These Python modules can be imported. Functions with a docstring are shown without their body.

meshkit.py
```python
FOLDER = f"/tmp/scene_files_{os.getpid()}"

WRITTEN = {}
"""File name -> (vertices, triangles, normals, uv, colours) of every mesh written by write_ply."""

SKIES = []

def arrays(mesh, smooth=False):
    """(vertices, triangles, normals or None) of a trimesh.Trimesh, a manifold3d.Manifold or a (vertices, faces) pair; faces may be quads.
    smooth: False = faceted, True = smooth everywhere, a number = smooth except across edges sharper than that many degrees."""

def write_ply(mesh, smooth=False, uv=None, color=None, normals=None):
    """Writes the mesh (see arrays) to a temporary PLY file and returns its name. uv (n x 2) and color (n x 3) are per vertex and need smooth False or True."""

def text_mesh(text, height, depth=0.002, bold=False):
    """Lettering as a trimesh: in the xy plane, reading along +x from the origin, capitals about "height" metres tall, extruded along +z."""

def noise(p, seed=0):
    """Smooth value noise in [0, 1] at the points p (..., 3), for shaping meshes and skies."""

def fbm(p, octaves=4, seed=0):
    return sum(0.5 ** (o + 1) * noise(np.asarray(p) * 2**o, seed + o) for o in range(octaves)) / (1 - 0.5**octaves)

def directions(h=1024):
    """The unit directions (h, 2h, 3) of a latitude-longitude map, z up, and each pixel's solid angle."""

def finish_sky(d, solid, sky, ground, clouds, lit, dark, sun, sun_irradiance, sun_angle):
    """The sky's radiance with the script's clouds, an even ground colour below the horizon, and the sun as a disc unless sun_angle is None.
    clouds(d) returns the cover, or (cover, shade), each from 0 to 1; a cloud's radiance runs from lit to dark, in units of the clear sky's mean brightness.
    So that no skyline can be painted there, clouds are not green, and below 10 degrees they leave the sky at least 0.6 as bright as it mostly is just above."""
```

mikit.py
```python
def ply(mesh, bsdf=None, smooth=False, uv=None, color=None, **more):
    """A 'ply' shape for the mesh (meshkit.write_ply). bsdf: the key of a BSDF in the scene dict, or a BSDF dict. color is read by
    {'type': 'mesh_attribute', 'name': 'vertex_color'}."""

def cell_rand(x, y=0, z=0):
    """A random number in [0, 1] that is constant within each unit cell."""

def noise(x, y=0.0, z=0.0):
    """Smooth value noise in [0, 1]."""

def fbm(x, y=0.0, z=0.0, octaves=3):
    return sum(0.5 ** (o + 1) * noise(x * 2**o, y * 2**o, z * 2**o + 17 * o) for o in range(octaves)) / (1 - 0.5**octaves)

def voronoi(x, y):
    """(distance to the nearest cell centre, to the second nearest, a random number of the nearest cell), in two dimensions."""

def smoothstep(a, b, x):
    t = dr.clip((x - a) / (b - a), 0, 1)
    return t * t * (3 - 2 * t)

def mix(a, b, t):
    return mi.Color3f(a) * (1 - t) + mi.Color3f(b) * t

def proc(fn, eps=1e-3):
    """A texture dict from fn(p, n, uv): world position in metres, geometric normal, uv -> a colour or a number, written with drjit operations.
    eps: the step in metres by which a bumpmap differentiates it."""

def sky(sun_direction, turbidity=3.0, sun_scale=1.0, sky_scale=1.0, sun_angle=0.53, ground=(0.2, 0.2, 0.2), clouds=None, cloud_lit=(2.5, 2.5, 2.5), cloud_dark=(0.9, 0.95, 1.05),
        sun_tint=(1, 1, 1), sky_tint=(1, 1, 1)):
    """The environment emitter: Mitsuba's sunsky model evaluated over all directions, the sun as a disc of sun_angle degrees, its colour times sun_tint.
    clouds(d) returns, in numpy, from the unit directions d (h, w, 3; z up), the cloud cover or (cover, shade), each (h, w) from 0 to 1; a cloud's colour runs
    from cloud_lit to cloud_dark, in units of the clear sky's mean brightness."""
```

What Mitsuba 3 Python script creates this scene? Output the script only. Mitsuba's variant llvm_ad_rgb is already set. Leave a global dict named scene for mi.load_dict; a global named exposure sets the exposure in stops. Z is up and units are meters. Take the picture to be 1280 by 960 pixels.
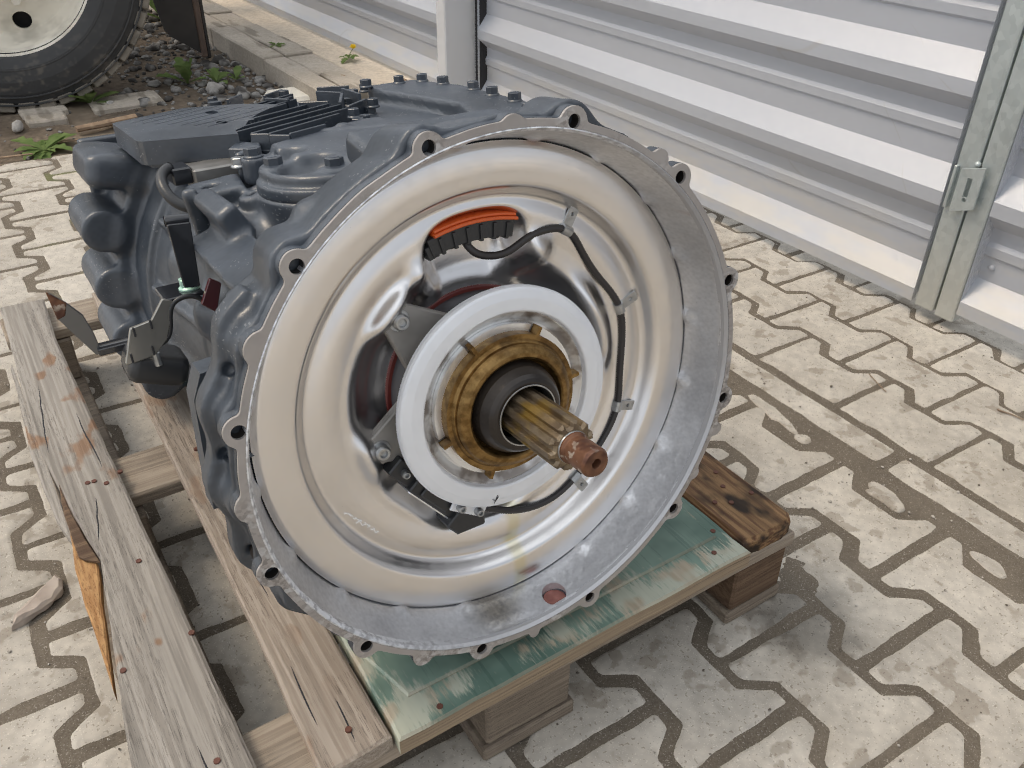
import math, random
import numpy as np, trimesh, manifold3d as m3
import drjit as dr
import mitsuba as mi
import mikit, meshkit
from mikit import noise, fbm, voronoi, cell_rand, smoothstep, mix
from shapely.geometry import Polygon, Point, box as sbox, LineString
from shapely.ops import unary_union
from shapely import affinity as aff

T = mi.ScalarTransform4f
scene, labels = {}, {}
RNG = np.random.default_rng(11)
random.seed(5)

# ------------------------------------------------------------------ camera, light, exposure
CAM = np.array([0.5522, -0.3739, 0.9213])
FWD = np.array([-0.6959, 0.4542, -0.5562]); UP = np.array([-0.4739, 0.2915, 0.8309])
scene['camera'] = {'type': 'perspective', 'fov': 60.760, 'fov_axis': 'x', 'near_clip': 0.02, 'far_clip': 400.0,
                   'to_world': T().look_at(origin=CAM.tolist(), target=(CAM + FWD).tolist(), up=UP.tolist())}


SUN = np.array([-0.32, -0.50, 0.95])


def overcast(d):
    p = d * np.array([2.2, 2.2, 3.4])
    n = meshkit.fbm(p + 7.3, 4, 3)
    glow = np.clip(d @ (SUN / np.linalg.norm(SUN)), 0, 1) ** 2
    shade = np.clip((n - 0.40) * 1.6 + .62 - .85 * glow, 0, 1)
    return np.ones(d.shape[:2]), shade


scene['sky'] = mikit.sky(SUN.tolist(), turbidity=3, sun_scale=0.22, sun_angle=18, clouds=overcast,
                         cloud_lit=(2.75, 2.83, 2.94), cloud_dark=(1.08, 1.16, 1.28), ground=(0.25, 0.24, 0.22))
exposure = 2.5

# ------------------------------------------------------------------ small mesh kit
def cat(ms):
    return trimesh.util.concatenate(ms)


def tm(man):
    m = man.to_mesh()
    return trimesh.Trimesh(np.array(m.vert_properties[:, :3], float), np.array(m.tri_verts), process=False)


def man(t):
    t = t.copy(); t.merge_vertices()
    return m3.Manifold(m3.Mesh(np.asarray(t.vertices, np.float32), np.asarray(t.faces, np.uint32)))


def rbox(sx, sy, sz, r=0.002, seg=8):
    """box centred at the origin with rounded edges"""
    r = min(r, sx * .49, sy * .49, sz * .49)
    s = m3.Manifold.sphere(r, seg)
    ps = [s.translate((a * (sx / 2 - r), b * (sy / 2 - r), c * (sz / 2 - r))) for a in (-1, 1) for b in (-1, 1) for c in (-1, 1)]
    return tm(m3.Manifold.batch_hull(ps))


def cbox(lo, hi, c=0.002):
    """chamfered box given by its corners"""
    lo, hi = np.array(lo, float), np.array(hi, float)
    pts = []
    for a in (0, 1):
        for b in (0, 1):
            for d in (0, 1):
                p = np.where([a, b, d], hi, lo); s = np.where([a, b, d], -1, 1)
                for k in range(3):
                    q = p.copy(); o = [i for i in range(3) if i != k]
                    q[o] += s[o] * c
                    pts.append(q)
    return trimesh.convex.convex_hull(np.array(pts))


def tube(points, r, sides=10, caps=True):
    p = np.asarray(points, float)
    t = np.gradient(p, axis=0); t /= np.linalg.norm(t, axis=1, keepdims=True) + 1e-12
    n = np.cross(t[0], [0.3, 0.2, 0.93]); n /= np.linalg.norm(n)
    ns = []
    for k in range(len(p)):
        n = n - t[k] * (n @ t[k]); n /= np.linalg.norm(n); ns.append(n)
    ns = np.array(ns); b = np.cross(t, ns)
    a = np.arange(sides) * 2 * np.pi / sides
    rr = np.broadcast_to(r, (len(p),))[:, None, None]
    v = p[:, None] + rr * (np.cos(a)[None, :, None] * ns[:, None] + np.sin(a)[None, :, None] * b[:, None])
    i, j = np.meshgrid(np.arange(len(p) - 1), np.arange(sides), indexing='ij')
    q = np.stack([i * sides + j, i * sides + (j + 1) % sides, (i + 1) * sides + (j + 1) % sides, (i + 1) * sides + j], -1).reshape(-1, 4)
    f = np.vstack([q[:, [0, 1, 2]], q[:, [0, 2, 3]]])
    V = v.reshape(-1, 3)
    if caps:
        n0 = len(V); V = np.vstack([V, p[:1], p[-1:]])
        jj = np.arange(sides)
        f = np.vstack([f, np.stack([np.full(sides, n0), (jj + 1) % sides, jj], 1),
                       np.stack([np.full(sides, n0 + 1), (len(p) - 1) * sides + jj, (len(p) - 1) * sides + (jj + 1) % sides], 1)])
    return trimesh.Trimesh(V, f, process=False)


def smooth_line(pts, n=60):
    from scipy.interpolate import CubicSpline
    p = np.asarray(pts, float)
    s = np.r_[0, np.cumsum(np.linalg.norm(np.diff(p, axis=0), axis=1))]
    return CubicSpline(s, p)(np.linspace(0, s[-1], n))


def revolve(prof, n=180, closed=True):
    """profile of (r, x) about the x axis; closed: the profile is a loop"""
    prof = np.asarray(prof, float); m = len(prof)
    a = np.arange(n) * 2 * np.pi / n
    v = np.stack([np.broadcast_to(prof[:, 1], (n, m)), prof[:, 0] * np.cos(a)[:, None], prof[:, 0] * np.sin(a)[:, None]], -1).reshape(-1, 3)
    mm = m if closed else m - 1
    i, j = np.meshgrid(np.arange(n), np.arange(mm), indexing='ij')
    q = np.stack([i * m + j, ((i + 1) % n) * m + j, ((i + 1) % n) * m + (j + 1) % m, i * m + (j + 1) % m], -1).reshape(-1, 4)
    t = trimesh.Trimesh(v, np.vstack([q[:, [0, 1, 2]], q[:, [0, 2, 3]]]), process=False)
    if closed and t.volume < 0:
        t.invert()
    return t


def round_prof(pts, r=0.0015, closed=True):
    """rounds the corners of a profile loop through shapely"""
    pg = Polygon(pts).buffer(-r, quad_segs=3).buffer(2 * r, quad_segs=3).buffer(-r, quad_segs=3)
    if pg.geom_type != 'Polygon':
        pg = max(pg.geoms, key=lambda g: g.area)
    return np.array(pg.exterior.coords)[:-1]


def extrude(poly, h, bevel=0.0):
    """polygon extruded along +z from 0 to h, its top edge bevelled"""
    def xs(p):
        out = []
        for g in getattr(p, 'geoms', [p]):
            out.append(np.array(g.exterior.coords)[:-1]); out += [np.array(i.coords)[:-1] for i in g.interiors]
        return m3.CrossSection(out, m3.FillRule.EvenOdd)
    if bevel <= 0:
        return tm(xs(poly).extrude(h))
    return prism_bevel(poly, h, bevel)


def prism_bevel(poly, h, bevel, drop=None):
    """simple polygon without holes: walls, a bevel ring and a cap"""
    drop = bevel if drop is None else drop
    o = np.array(poly.exterior.coords)[:-1]
    if Polygon(o).exterior.is_ccw is False:
        o = o[::-1]
    nx = np.roll(o, -1, 0) - o; nx /= np.linalg.norm(nx, axis=1, keepdims=True) + 1e-12
    pv = np.roll(nx, 1, 0)
    nrm = lambda d: np.stack([-d[:, 1], d[:, 0]], 1)
    mit = nrm(nx) + nrm(pv); mit /= np.maximum((mit ** 2).sum(1, keepdims=True) / 2, 0.35)
    i = o + mit * bevel
    n = len(o)
    v = np.vstack([np.c_[o, np.zeros(n)], np.c_[o, np.full(n, h - drop)], np.c_[i, np.full(n, h)]])
    k = np.arange(n); k2 = (k + 1) % n
    f = []
    for a in (0, n):
        f += [np.stack([a + k, a + k2, a + n + k2], 1), np.stack([a + k, a + n + k2, a + n + k], 1)]
    capt = m3.triangulate([np.ascontiguousarray(i)])
    f.append(np.asarray(capt) + 2 * n)
    return trimesh.Trimesh(v, np.vstack(f), process=False)


def xform(t, M=None, loc=(0, 0, 0), rot=None):
    t = t.copy()
    if rot is not None:
        t.apply_transform(trimesh.transformations.euler_matrix(*np.radians(rot)))
    t.apply_translation(loc)
    if M is not None:
        t.apply_transform(M)
    return t


def basis(x, y, o=(0, 0, 0)):
    """matrix whose columns are the axes x, y (made orthogonal), z"""
    x = np.array(x, float); x /= np.linalg.norm(x); y = np.array(y, float); y -= x * (x @ y); y /= np.linalg.norm(y)
    M = np.eye(4); M[:3, 0], M[:3, 1], M[:3, 2], M[:3, 3] = x, y, np.cross(x, y), o
    return M


used = {}


def name_for(k):
    if k not in used:
        used[k] = 0
        return k
    used[k] += 1
    return f'{k}_{used[k]:03d}'


def put(key, mesh, bsdf, smooth=30, parent=None, **more):
    k = name_for((parent + '__' if parent else '') + key)
    scene[k] = mikit.ply(mesh, 'mat_' + bsdf, smooth=smooth, **more)
    return k


def say(k, label=None, cat=None, group=None, kind=None):
    d = {}
    if label: d['label'] = label
    if cat: d['category'] = cat
    if group: d['group'] = group
    if kind: d['kind'] = kind
    labels[k] = d
    return k

# ------------------------------------------------------------------ materials
P = mikit.proc


def pr(col, rough=.5, metal=0., **k):
    c = {'type': 'rgb', 'value': list(col)} if not isinstance(col, dict) else col
    d = {'type': 'principled', 'base_color': c, 'roughness': rough, 'metallic': metal, **k}
    return d


def two(b):
    return {'type': 'twosided', 'bsdf': b}


def bump(b, fn, scale=1.0, eps=1e-3):
    return {'type': 'bumpmap', 'arbitrary': P(fn, eps), 'scale': scale, 'bsdf': b}


def m_paint(p, n, uv):
    a = fbm(p.x * 9, p.y * 9, p.z * 9, 4); b = noise(p.x * 240, p.y * 240, p.z * 240)
    c = mix((0.017, 0.023, 0.032), (0.036, 0.045, 0.059), smoothstep(.3, .75, a))
    sp = smoothstep(.80, .86, noise(p.x * 420, p.y * 420, p.z * 420)) * smoothstep(.55, .66, fbm(p.x * 26, p.y * 26, p.z * 26, 3))
    return mix(c * (0.9 + .2 * b), (0.26, 0.27, 0.27), sp * .28)


scene['paint'] = two(pr(P(m_paint), P(lambda p, n, uv: .30 + .18 * fbm(p.x * 22, p.y * 22, p.z * 22, 4)), specular=.85))


def m_paint_worn(p, n, uv):
    w = smoothstep(.47, .60, fbm(p.x * 60, p.y * 60, p.z * 60, 4))
    return mix(m_paint(p, n, uv), (0.48, 0.47, 0.44), w)


scene['paint_worn'] = two(pr(P(m_paint_worn), .5))
scene['gloss_black'] = two(pr((0.012, 0.013, 0.016), .12, specular=.6, clearcoat=.5, clearcoat_gloss=.92))
scene['gloss_plate'] = two(pr((.30, .29, .265), .16, .65, clearcoat=.5, clearcoat_gloss=.9))
scene['gloss_dark'] = two(pr((.13, .13, .13), .2, .6))
scene['gloss_red'] = two(pr((0.055, 0.009, 0.011), .14, specular=.6, clearcoat=.6, clearcoat_gloss=.9))


def m_flange(p, n, uv):
    a = fbm(p.x * 40, p.y * 40, p.z * 40, 3); b = fbm(p.x * 320, p.y * 320, p.z * 320, 2); c = smoothstep(.50, .64, fbm(p.x * 150 + 3, p.y * 150, p.z * 150, 3))
    pat = smoothstep(.44, .62, fbm(p.x * 16, p.y * 16, p.z * 16, 3))
    base = mix((0.30, 0.275, 0.26), (0.40, 0.375, 0.355), a)
    base = mix(base, (0.17, 0.155, 0.145), pat * smoothstep(.42, .60, b) * .65)
    return mix(base, (0.66, 0.67, 0.68), c * pat * .45)


scene['flange_metal'] = two(pr(P(m_flange), P(lambda p, n, uv: .42 + .2 * noise(p.x * 60, p.y * 60, p.z * 60)), .55))
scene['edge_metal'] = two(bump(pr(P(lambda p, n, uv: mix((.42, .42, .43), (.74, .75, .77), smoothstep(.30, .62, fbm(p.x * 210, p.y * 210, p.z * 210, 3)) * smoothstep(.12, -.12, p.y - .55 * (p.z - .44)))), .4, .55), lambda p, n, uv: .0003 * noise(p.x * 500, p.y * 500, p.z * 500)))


def m_cast(p, n, uv):
    a = fbm(p.x * 11, p.y * 11, p.z * 11, 4); b = fbm(p.x * 300, p.y * 300, p.z * 300, 2)
    c = mix((0.46, 0.465, 0.48), (0.64, 0.645, 0.66), smoothstep(.3, .7, a))
    st = smoothstep(.055, .02, dr.sqrt(dr.square(p.y + .035) + dr.square(p.x - .0) * .8) + .03 * a) * smoothstep(.30, .24, p.z)
    c = mix(c, mix((.10, .09, .075), (.30, .26, .20), b), st * .8)
    ru = smoothstep(.58, .70, fbm(p.x * 7 + 4, p.y * 7, p.z * 30, 3)) * smoothstep(.50, .60, p.z)
    c = mix(c, (.30, .14, .085), ru * .6)
    return c * (.86 + .28 * b)


scene['cast_metal'] = two(bump(pr(P(m_cast), P(lambda p, n, uv: .24 + .22 * fbm(p.x * 17, p.y * 17, p.z * 17, 3)), .72), lambda p, n, uv: .0004 * fbm(p.x * 260, p.y * 260, p.z * 260, 2)))


def m_dish(p, n, uv):
    a = fbm(p.x * 12, p.y * 12, p.z * 12, 3)
    dr_ = smoothstep(.012, .003, dr.abs(p.y - .018 - .05 * (p.z - .30) + .006 * noise(p.z * 40))) * smoothstep(.37, .31, p.z) * smoothstep(.15, .2, p.z)
    c = mix((0.70, 0.685, 0.675), (0.77, 0.755, 0.75), a)
    return mix(c, (.66, .60, .36), dr_ * .55)


scene['dish_metal'] = two(pr(P(m_dish), P(lambda p, n, uv: .16 + .10 * noise(dr.sqrt(dr.square(p.y - .001) + dr.square((p.z - .4345) / .989)) * 900, 3) + .06 * smoothstep(.5, .7, fbm(p.x * 30, p.y * 30, p.z * 30, 4)) + .08 * fbm(p.x * 8, p.y * 8, p.z * 8, 3) + .05 * smoothstep(.6, .7, noise(p.x * 90, p.y * 90, p.z * 90))), 1.0))
scene['ring_metal'] = two(pr(P(lambda p, n, uv: mix((.66, .68, .71), (.74, .755, .78), fbm(p.x * 30, p.y * 30, p.z * 30, 3))), .42, .25))
scene['ring_worn'] = two(pr(P(lambda p, n, uv: mix((.30, .27, .245), (.72, .72, .71), smoothstep(.38, .62, fbm(p.x * 46, p.y * 46, p.z * 46, 4)))), .38, .7))
scene['tab_metal'] = two(pr(P(lambda p, n, uv: mix((.70, .72, .74), (.88, .89, .90), fbm(p.x * 60, p.y * 60, p.z * 60, 3))), .3, .8))


def m_bronze(p, n, uv):
    a = fbm(p.x * 150, p.y * 150, p.z * 150, 4); b = noise(p.x * 700, p.y * 500, p.z * 500)
    c = mix((.15, .085, .028), (.30, .185, .07), smoothstep(.25, .75, a))
    c = mix(c, (.07, .042, .022), smoothstep(.50, .75, fbm(p.x * 45 + 9, p.y * 45, p.z * 45, 4)) * .6)
    return c * (.92 + .16 * b)


scene['bronze'] = two(pr(P(m_bronze), P(lambda p, n, uv: .26 + .3 * fbm(p.x * 60, p.y * 60, p.z * 60, 3)), .9))


def m_shaft(p, n, uv):
    a = fbm(p.x * 60, p.y * 60, p.z * 60, 4)
    c = mix((.15, .112, .075), (.27, .21, .14), smoothstep(.3, .7, a))
    c = mix(c, (.34, .22, .05), smoothstep(.48, .62, fbm(p.x * 30 + 5, p.y * 30, p.z * 30, 3)) * smoothstep(.075, .02, p.x) * .9)
    return c


scene['shaft_metal'] = two(bump(pr(P(m_shaft), P(lambda p, n, uv: .3 + .3 * fbm(p.x * 90, p.y * 90, p.z * 90, 2)), .75), lambda p, n, uv: .00012 * fbm(p.x * 300, p.y * 300, p.z * 300, 2)))
scene['rust_metal'] = two(bump(pr(P(lambda p, n, uv: mix((.075, .032, .021), mix((.17, .080, .045), (.40, .33, .27), smoothstep(.62, .74, fbm(p.x * 130, p.y * 130, p.z * 130, 3))), smoothstep(.3, .62, fbm(p.x * 75, p.y * 75, p.z * 75, 3)))), .42, .55), lambda p, n, uv: .0006 * fbm(p.x * 300, p.y * 300, p.z * 300, 2)))
scene['plug_red'] = two(pr(P(lambda p, n, uv: mix((.15, .045, .035), (.30, .12, .095), fbm(p.x * 160, p.y * 160, p.z * 160, 3))), .6))
scene['dark_steel'] = two(pr(P(lambda p, n, uv: mix((.018, .017, .018), (.06, .048, .038), fbm(p.x * 40, p.y * 40, p.z * 40, 3))), .28, .5))
scene['black_plastic'] = two(pr((.020, .021, .023), .38))
scene['black_tube'] = two(pr(P(lambda p, n, uv: mix((.035, .036, .04), (.075, .075, .08), fbm(p.x * 30, p.y * 30, p.z * 30, 3))), .42))
scene['rubber'] = two(pr((.022, .019, .019), .45))
scene['seal_red'] = two(pr((.12, .022, .018), .4))
scene['seal_orange'] = two(pr((.56, .10, .022), .42))
scene['zinc'] = two(pr(P(lambda p, n, uv: mix((.24, .245, .25), (.52, .53, .53), fbm(p.x * 200, p.y * 200, p.z * 200, 3))), .32, .85))
scene['grey_steel'] = two(pr(P(lambda p, n, uv: mix((.16, .155, .145), (.30, .29, .275), fbm(p.x * 60, p.y * 60, p.z * 60, 3))), .42, .7))
scene['ear_steel'] = two(pr(P(lambda p, n, uv: mix((.19, .18, .165), (.30, .285, .265), fbm(p.x * 60, p.y * 60, p.z * 60, 3))), .5, .25))
scene['green_zinc'] = two(pr((.36, .55, .45), .35, .35))
scene['ink_white'] = two(pr((.85, .85, .84), .6))
scene['ink_black'] = two(pr((.02, .02, .02), .5))


def wood(dark, mid, light, seed, stain=0.0, ax='x', gscale=1.0, patch=0.0):
    def fn(p, n, uv):
        u, v = (p.x, p.y) if ax == 'x' else (p.y, p.x)
        w = v + .006 * fbm(u * 3 + seed, v * 8, p.z * 8, 2)
        g = fbm(u * 9 + seed, w * 330 * gscale, p.z * 330, 4); f = fbm(u * 70 + seed, w * 1500, p.z * 1200, 3)
        k = fbm(u * 3 + seed * 2, v * 9, p.z * 9, 3)
        c = mix(mid, light, smoothstep(.30, .68, g) * (.40 + .60 * k))
        c = mix(c, dark, smoothstep(.50, .72, f) * .60 * smoothstep(.35, .6, fbm(u * 6 + seed, v * 30, p.z * 30, 2)))
        c = mix(c, dark, smoothstep(.52, .72, k) * .38)
        c = c * (.80 + .40 * fbm(u * 3.1 + seed, v * 60, p.z * 60, 2))
        if patch:
            c = mix(c, dark, smoothstep(.46, .62, fbm(u * 16 + seed, v * 34, p.z * 30, 4)) * patch)
        if stain:
            s = smoothstep(.60, .73, fbm(u * 22 + seed, v * 46, p.z * 40, 4)) * smoothstep(.45, .62, noise(u * 5 + seed, v * 6))
            c = mix(c, mix((.10, .045, .022), (.27, .15, .075), g), s * stain * .75)
        return c
    return fn


def m_wood(key, *a, rough=.75, **k):
    fn = wood(*a, **k)
    ax = k.get('ax', 'x')

    def h(p, n, uv):
        u, v = (p.x, p.y) if ax == 'x' else (p.y, p.x)
        return .0007 * fbm(u * 12, v * 330, p.z * 330, 3) + .0004 * noise(u * 40, v * 1000, p.z * 900)
    scene[key] = two(bump(pr(P(fn), rough, specular=.25), h, eps=6e-4))


m_wood('wood_grey', (.065, .056, .048), (.200, .180, .157), (.335, .308, .272), 3.1, stain=1.0)
m_wood('wood_tan', (.075, .056, .043), (.225, .185, .148), (.350, .300, .250), 8.7, stain=.6)
m_wood('wood_dark', (.010, .006, .004), (.085, .040, .018), (.30, .180, .085), 5.2, rough=.5, gscale=.45, patch=.92)
m_wood('wood_cross', (.065, .050, .038), (.195, .158, .122), (.320, .270, .215), 2.2, ax='y')
m_wood('wood_block', (.045, .033, .025), (.145, .115, .088), (.235, .195, .150), 6.4, ax='y', gscale=.5)
m_wood('wood_block_dark', (.022, .014, .010), (.085, .052, .033), (.16, .105, .065), 1.4, ax='y', gscale=.5)
m_wood('wood_splinter', (.10, .045, .018), (.30, .155, .062), (.46, .275, .125), 4.4)


def m_green(p, n, uv):
    g = fbm(p.x * 12, p.y * 260, p.z * 170, 3); k = fbm(p.x * 14, p.y * 14, p.z * 12, 4); f = fbm(p.x * 90, p.y * 520, p.z * 300, 3)
    c = mix((.070, .120, .095), (.155, .225, .180), smoothstep(.3, .7, k))
    c = mix(c, (.035, .075, .06), smoothstep(.55, .72, g) * .4)
    edge = smoothstep(.075, .015, .062 - p.x) * .34 + smoothstep(.07, .0, .304 - p.y) * .22 + smoothstep(.06, .0, p.y + .181) * .3
    w = smoothstep(.60, .74, f * .22 + k * .48 + noise(p.x * 30, p.y * 60) * .18 + edge * .62)
    wd = mix((.25, .205, .14), (.38, .335, .255), g)
    wd = mix(wd, (.34, .37, .30), smoothstep(.35, .6, fbm(p.x * 33, p.y * 33, 4, 3)) * .75)
    c = mix(c, wd, w)
    side = smoothstep(.5, .8, n.x)
    return mix(c, mix((.09, .062, .04), (.33, .255, .17), fbm(p.x * 60, p.y * 7, p.z * 420, 3)), side)


scene['green_board'] = two(bump(pr(P(m_green), .55), lambda p, n, uv: .0007 * fbm(p.x * 9, p.y * 260, p.z * 200, 3), eps=6e-4))
scene['nail_rust'] = two(pr((.11, .045, .03), .6, .3))

# paving: every stone its own tint, taken from the cell it lies in
PITCH, LEN, YB = .146, .2, .715


def m_stone(p, n, uv):
    left = p.y < .745
    row = dr.floor(dr.select(left, (p.y - .715) / .146, (p.y - .84) / .1425 + 40))
    odd = row - 2 * dr.floor(row * .5)
    col = dr.floor((p.x - dr.select(left, dr.select(odd > .5, .085, .180), dr.select(odd < .5, .174, .074))) / .2)
    t = cell_rand(row, col, 3); t2 = cell_rand(row, col, 8)
    a = fbm(p.x * 13, p.y * 13, 1, 4); b = fbm(p.x * 90, p.y * 90, 2, 3); s = noise(p.x * 760, p.y * 760, 4)
    c = mix((.315, .288, .252), (.435, .405, .362), smoothstep(.28, .72, a) * .6 + t * .4)
    c = mix(c, (.385, .362, .332), t2 * .4)
    c = c * (.82 + .36 * b)
    c = mix(c, (.60, .57, .52), smoothstep(.84, .92, s) * .45)
    c = mix(c, (.13, .11, .09), smoothstep(.84, .92, noise(p.x * 410 + 50, p.y * 410, 6)) * .55)
    c = mix(c, (.155, .125, .095), smoothstep(.64, .74, fbm(p.x * 33, p.y * 33, 7, 4)) * .45)
    wet = smoothstep(.115, .045, dr.sqrt(dr.square((p.x - .095) * 1.0) + dr.square((p.y - .405) * 1.0)) + .07 * fbm(p.x * 26, p.y * 26, 1, 3) - .02)
    return c * mi.Color3f(1.01, 1.0, .965) * (1 - .52 * wet)


scene['paver'] = two(bump(pr(P(m_stone), .82, specular=.3), lambda p, n, uv: .0010 * fbm(p.x * 170, p.y * 170, 3, 3) + .0016 * fbm(p.x * 22, p.y * 22, 9, 2), eps=8e-4))


def m_sand(p, n, uv):
    a = fbm(p.x * 16, p.y * 16, 3, 3); b = noise(p.x * 620, p.y * 620, 3); s = noise(p.x * 700, p.y * 700, 11)
    c = mix((.080, .067, .052), (.175, .148, .116), a * .5 + b * .5)
    c = mix(c, (.38, .35, .31), smoothstep(.82, .92, s) * .55)
    mo = smoothstep(.5, .65, fbm(p.x * 5, p.y * 5, 8, 3)) * smoothstep(-1.2, -1.7, p.x)
    return mix(c, (.13, .145, .06), mo * .6)


scene['sand'] = two(bump(pr(P(m_sand), .95, specular=.1), lambda p, n, uv: .0022 * fbm(p.x * 260, p.y * 260, p.z * 260, 2), eps=8e-4))
scene['grit'] = two(pr(P(lambda p, n, uv: mix((.10, .085, .068), (.40, .37, .33), smoothstep(.3, .75, noise(p.x * 170, p.y * 170, 2)))), .9))


def m_soil(p, n, uv):
    a = fbm(p.x * 8, p.y * 8, 2, 4); b = fbm(p.x * 80, p.y * 80, 3, 3)
    c = mix((.060, .048, .038), (.17, .135, .10), a) * (.7 + .6 * b)
    return mix(c, (.20, .16, .12), smoothstep(.62, .75, fbm(p.x * 4 + 7, p.y * 4, 3, 3)) * .7)


scene['soil'] = two(bump(pr(P(m_soil), .95, specular=.1), lambda p, n, uv: .006 * fbm(p.x * 70, p.y * 70, 2, 3), eps=2e-3))
scene['yard_gravel'] = two(pr(P(lambda p, n, uv: mix((.30, .28, .25), (.40, .375, .34), fbm(p.x * 2, p.y * 2, 1, 3))), .9))
scene['gravel'] = two(pr(P(lambda p, n, uv: mix((.055, .05, .045), (.23, .22, .205), smoothstep(.25, .75, noise(p.x * 37, p.y * 37, 4)))), .9))
scene['pebble'] = two(pr(P(lambda p, n, uv: mix((.24, .225, .205), (.38, .36, .335), fbm(p.x * 60, p.y * 60, p.z * 60, 3))), .9))


def m_kerb(p, n, uv):
    a = fbm(p.x * 7, p.y * 7, p.z * 7, 4); b = fbm(p.x * 120, p.y * 120, p.z * 120, 3)
    c = mix((.27, .235, .19), (.42, .375, .315), a) * (.8 + .4 * b)
    return mix(c, (.12, .10, .075), smoothstep(.60, .74, fbm(p.x * 5, p.y * 24, p.z * 3, 3)) * .6)


scene['kerbstone'] = two(bump(pr(P(m_kerb), .88), lambda p, n, uv: .002 * fbm(p.x * 90, p.y * 90, p.z * 90, 3)))
scene['screed'] = two(bump(pr(P(lambda p, n, uv: mix((.40, .34, .265), (.56, .49, .40), fbm(p.x * 6, p.y * 9, p.z * 7, 4)) * (.85 + .3 * fbm(p.x * 90, p.y * 90, 1, 2))), .9), lambda p, n, uv: .002 * fbm(p.x * 60, p.y * 60, p.z * 60, 3)))


def m_sheet(p, n, uv):
    a = fbm(p.x * 2.2, p.y * 2.2, p.z * 9, 3); d = fbm(p.x * 9, p.y * 9, p.z * 30, 4)
    c = mix((.365, .38, .415), (.40, .415, .448), a)
    dirt = smoothstep(.30, .03, p.z) * smoothstep(.30, .68, d)
    c = mix(c, (.50, .45, .36), dirt * .45)
    scr = smoothstep(.010, .002, dr.abs(noise(p.x * 7 + p.z * 6, p.y, p.z * 3) - .5)) * smoothstep(.72, .80, noise(p.x * 5, 1, p.z * 11))
    return mix(c, (.34, .33, .31), scr * .4)


scene['sheet'] = two(bump(pr(P(m_sheet), P(lambda p, n, uv: .36 + .12 * fbm(p.x * 4, p.y * 4, p.z * 12, 3)), .12, specular=.5), lambda p, n, uv: .0012 * fbm(p.x * 2.5, p.y * 2, p.z * 22, 2), eps=4e-3))


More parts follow.
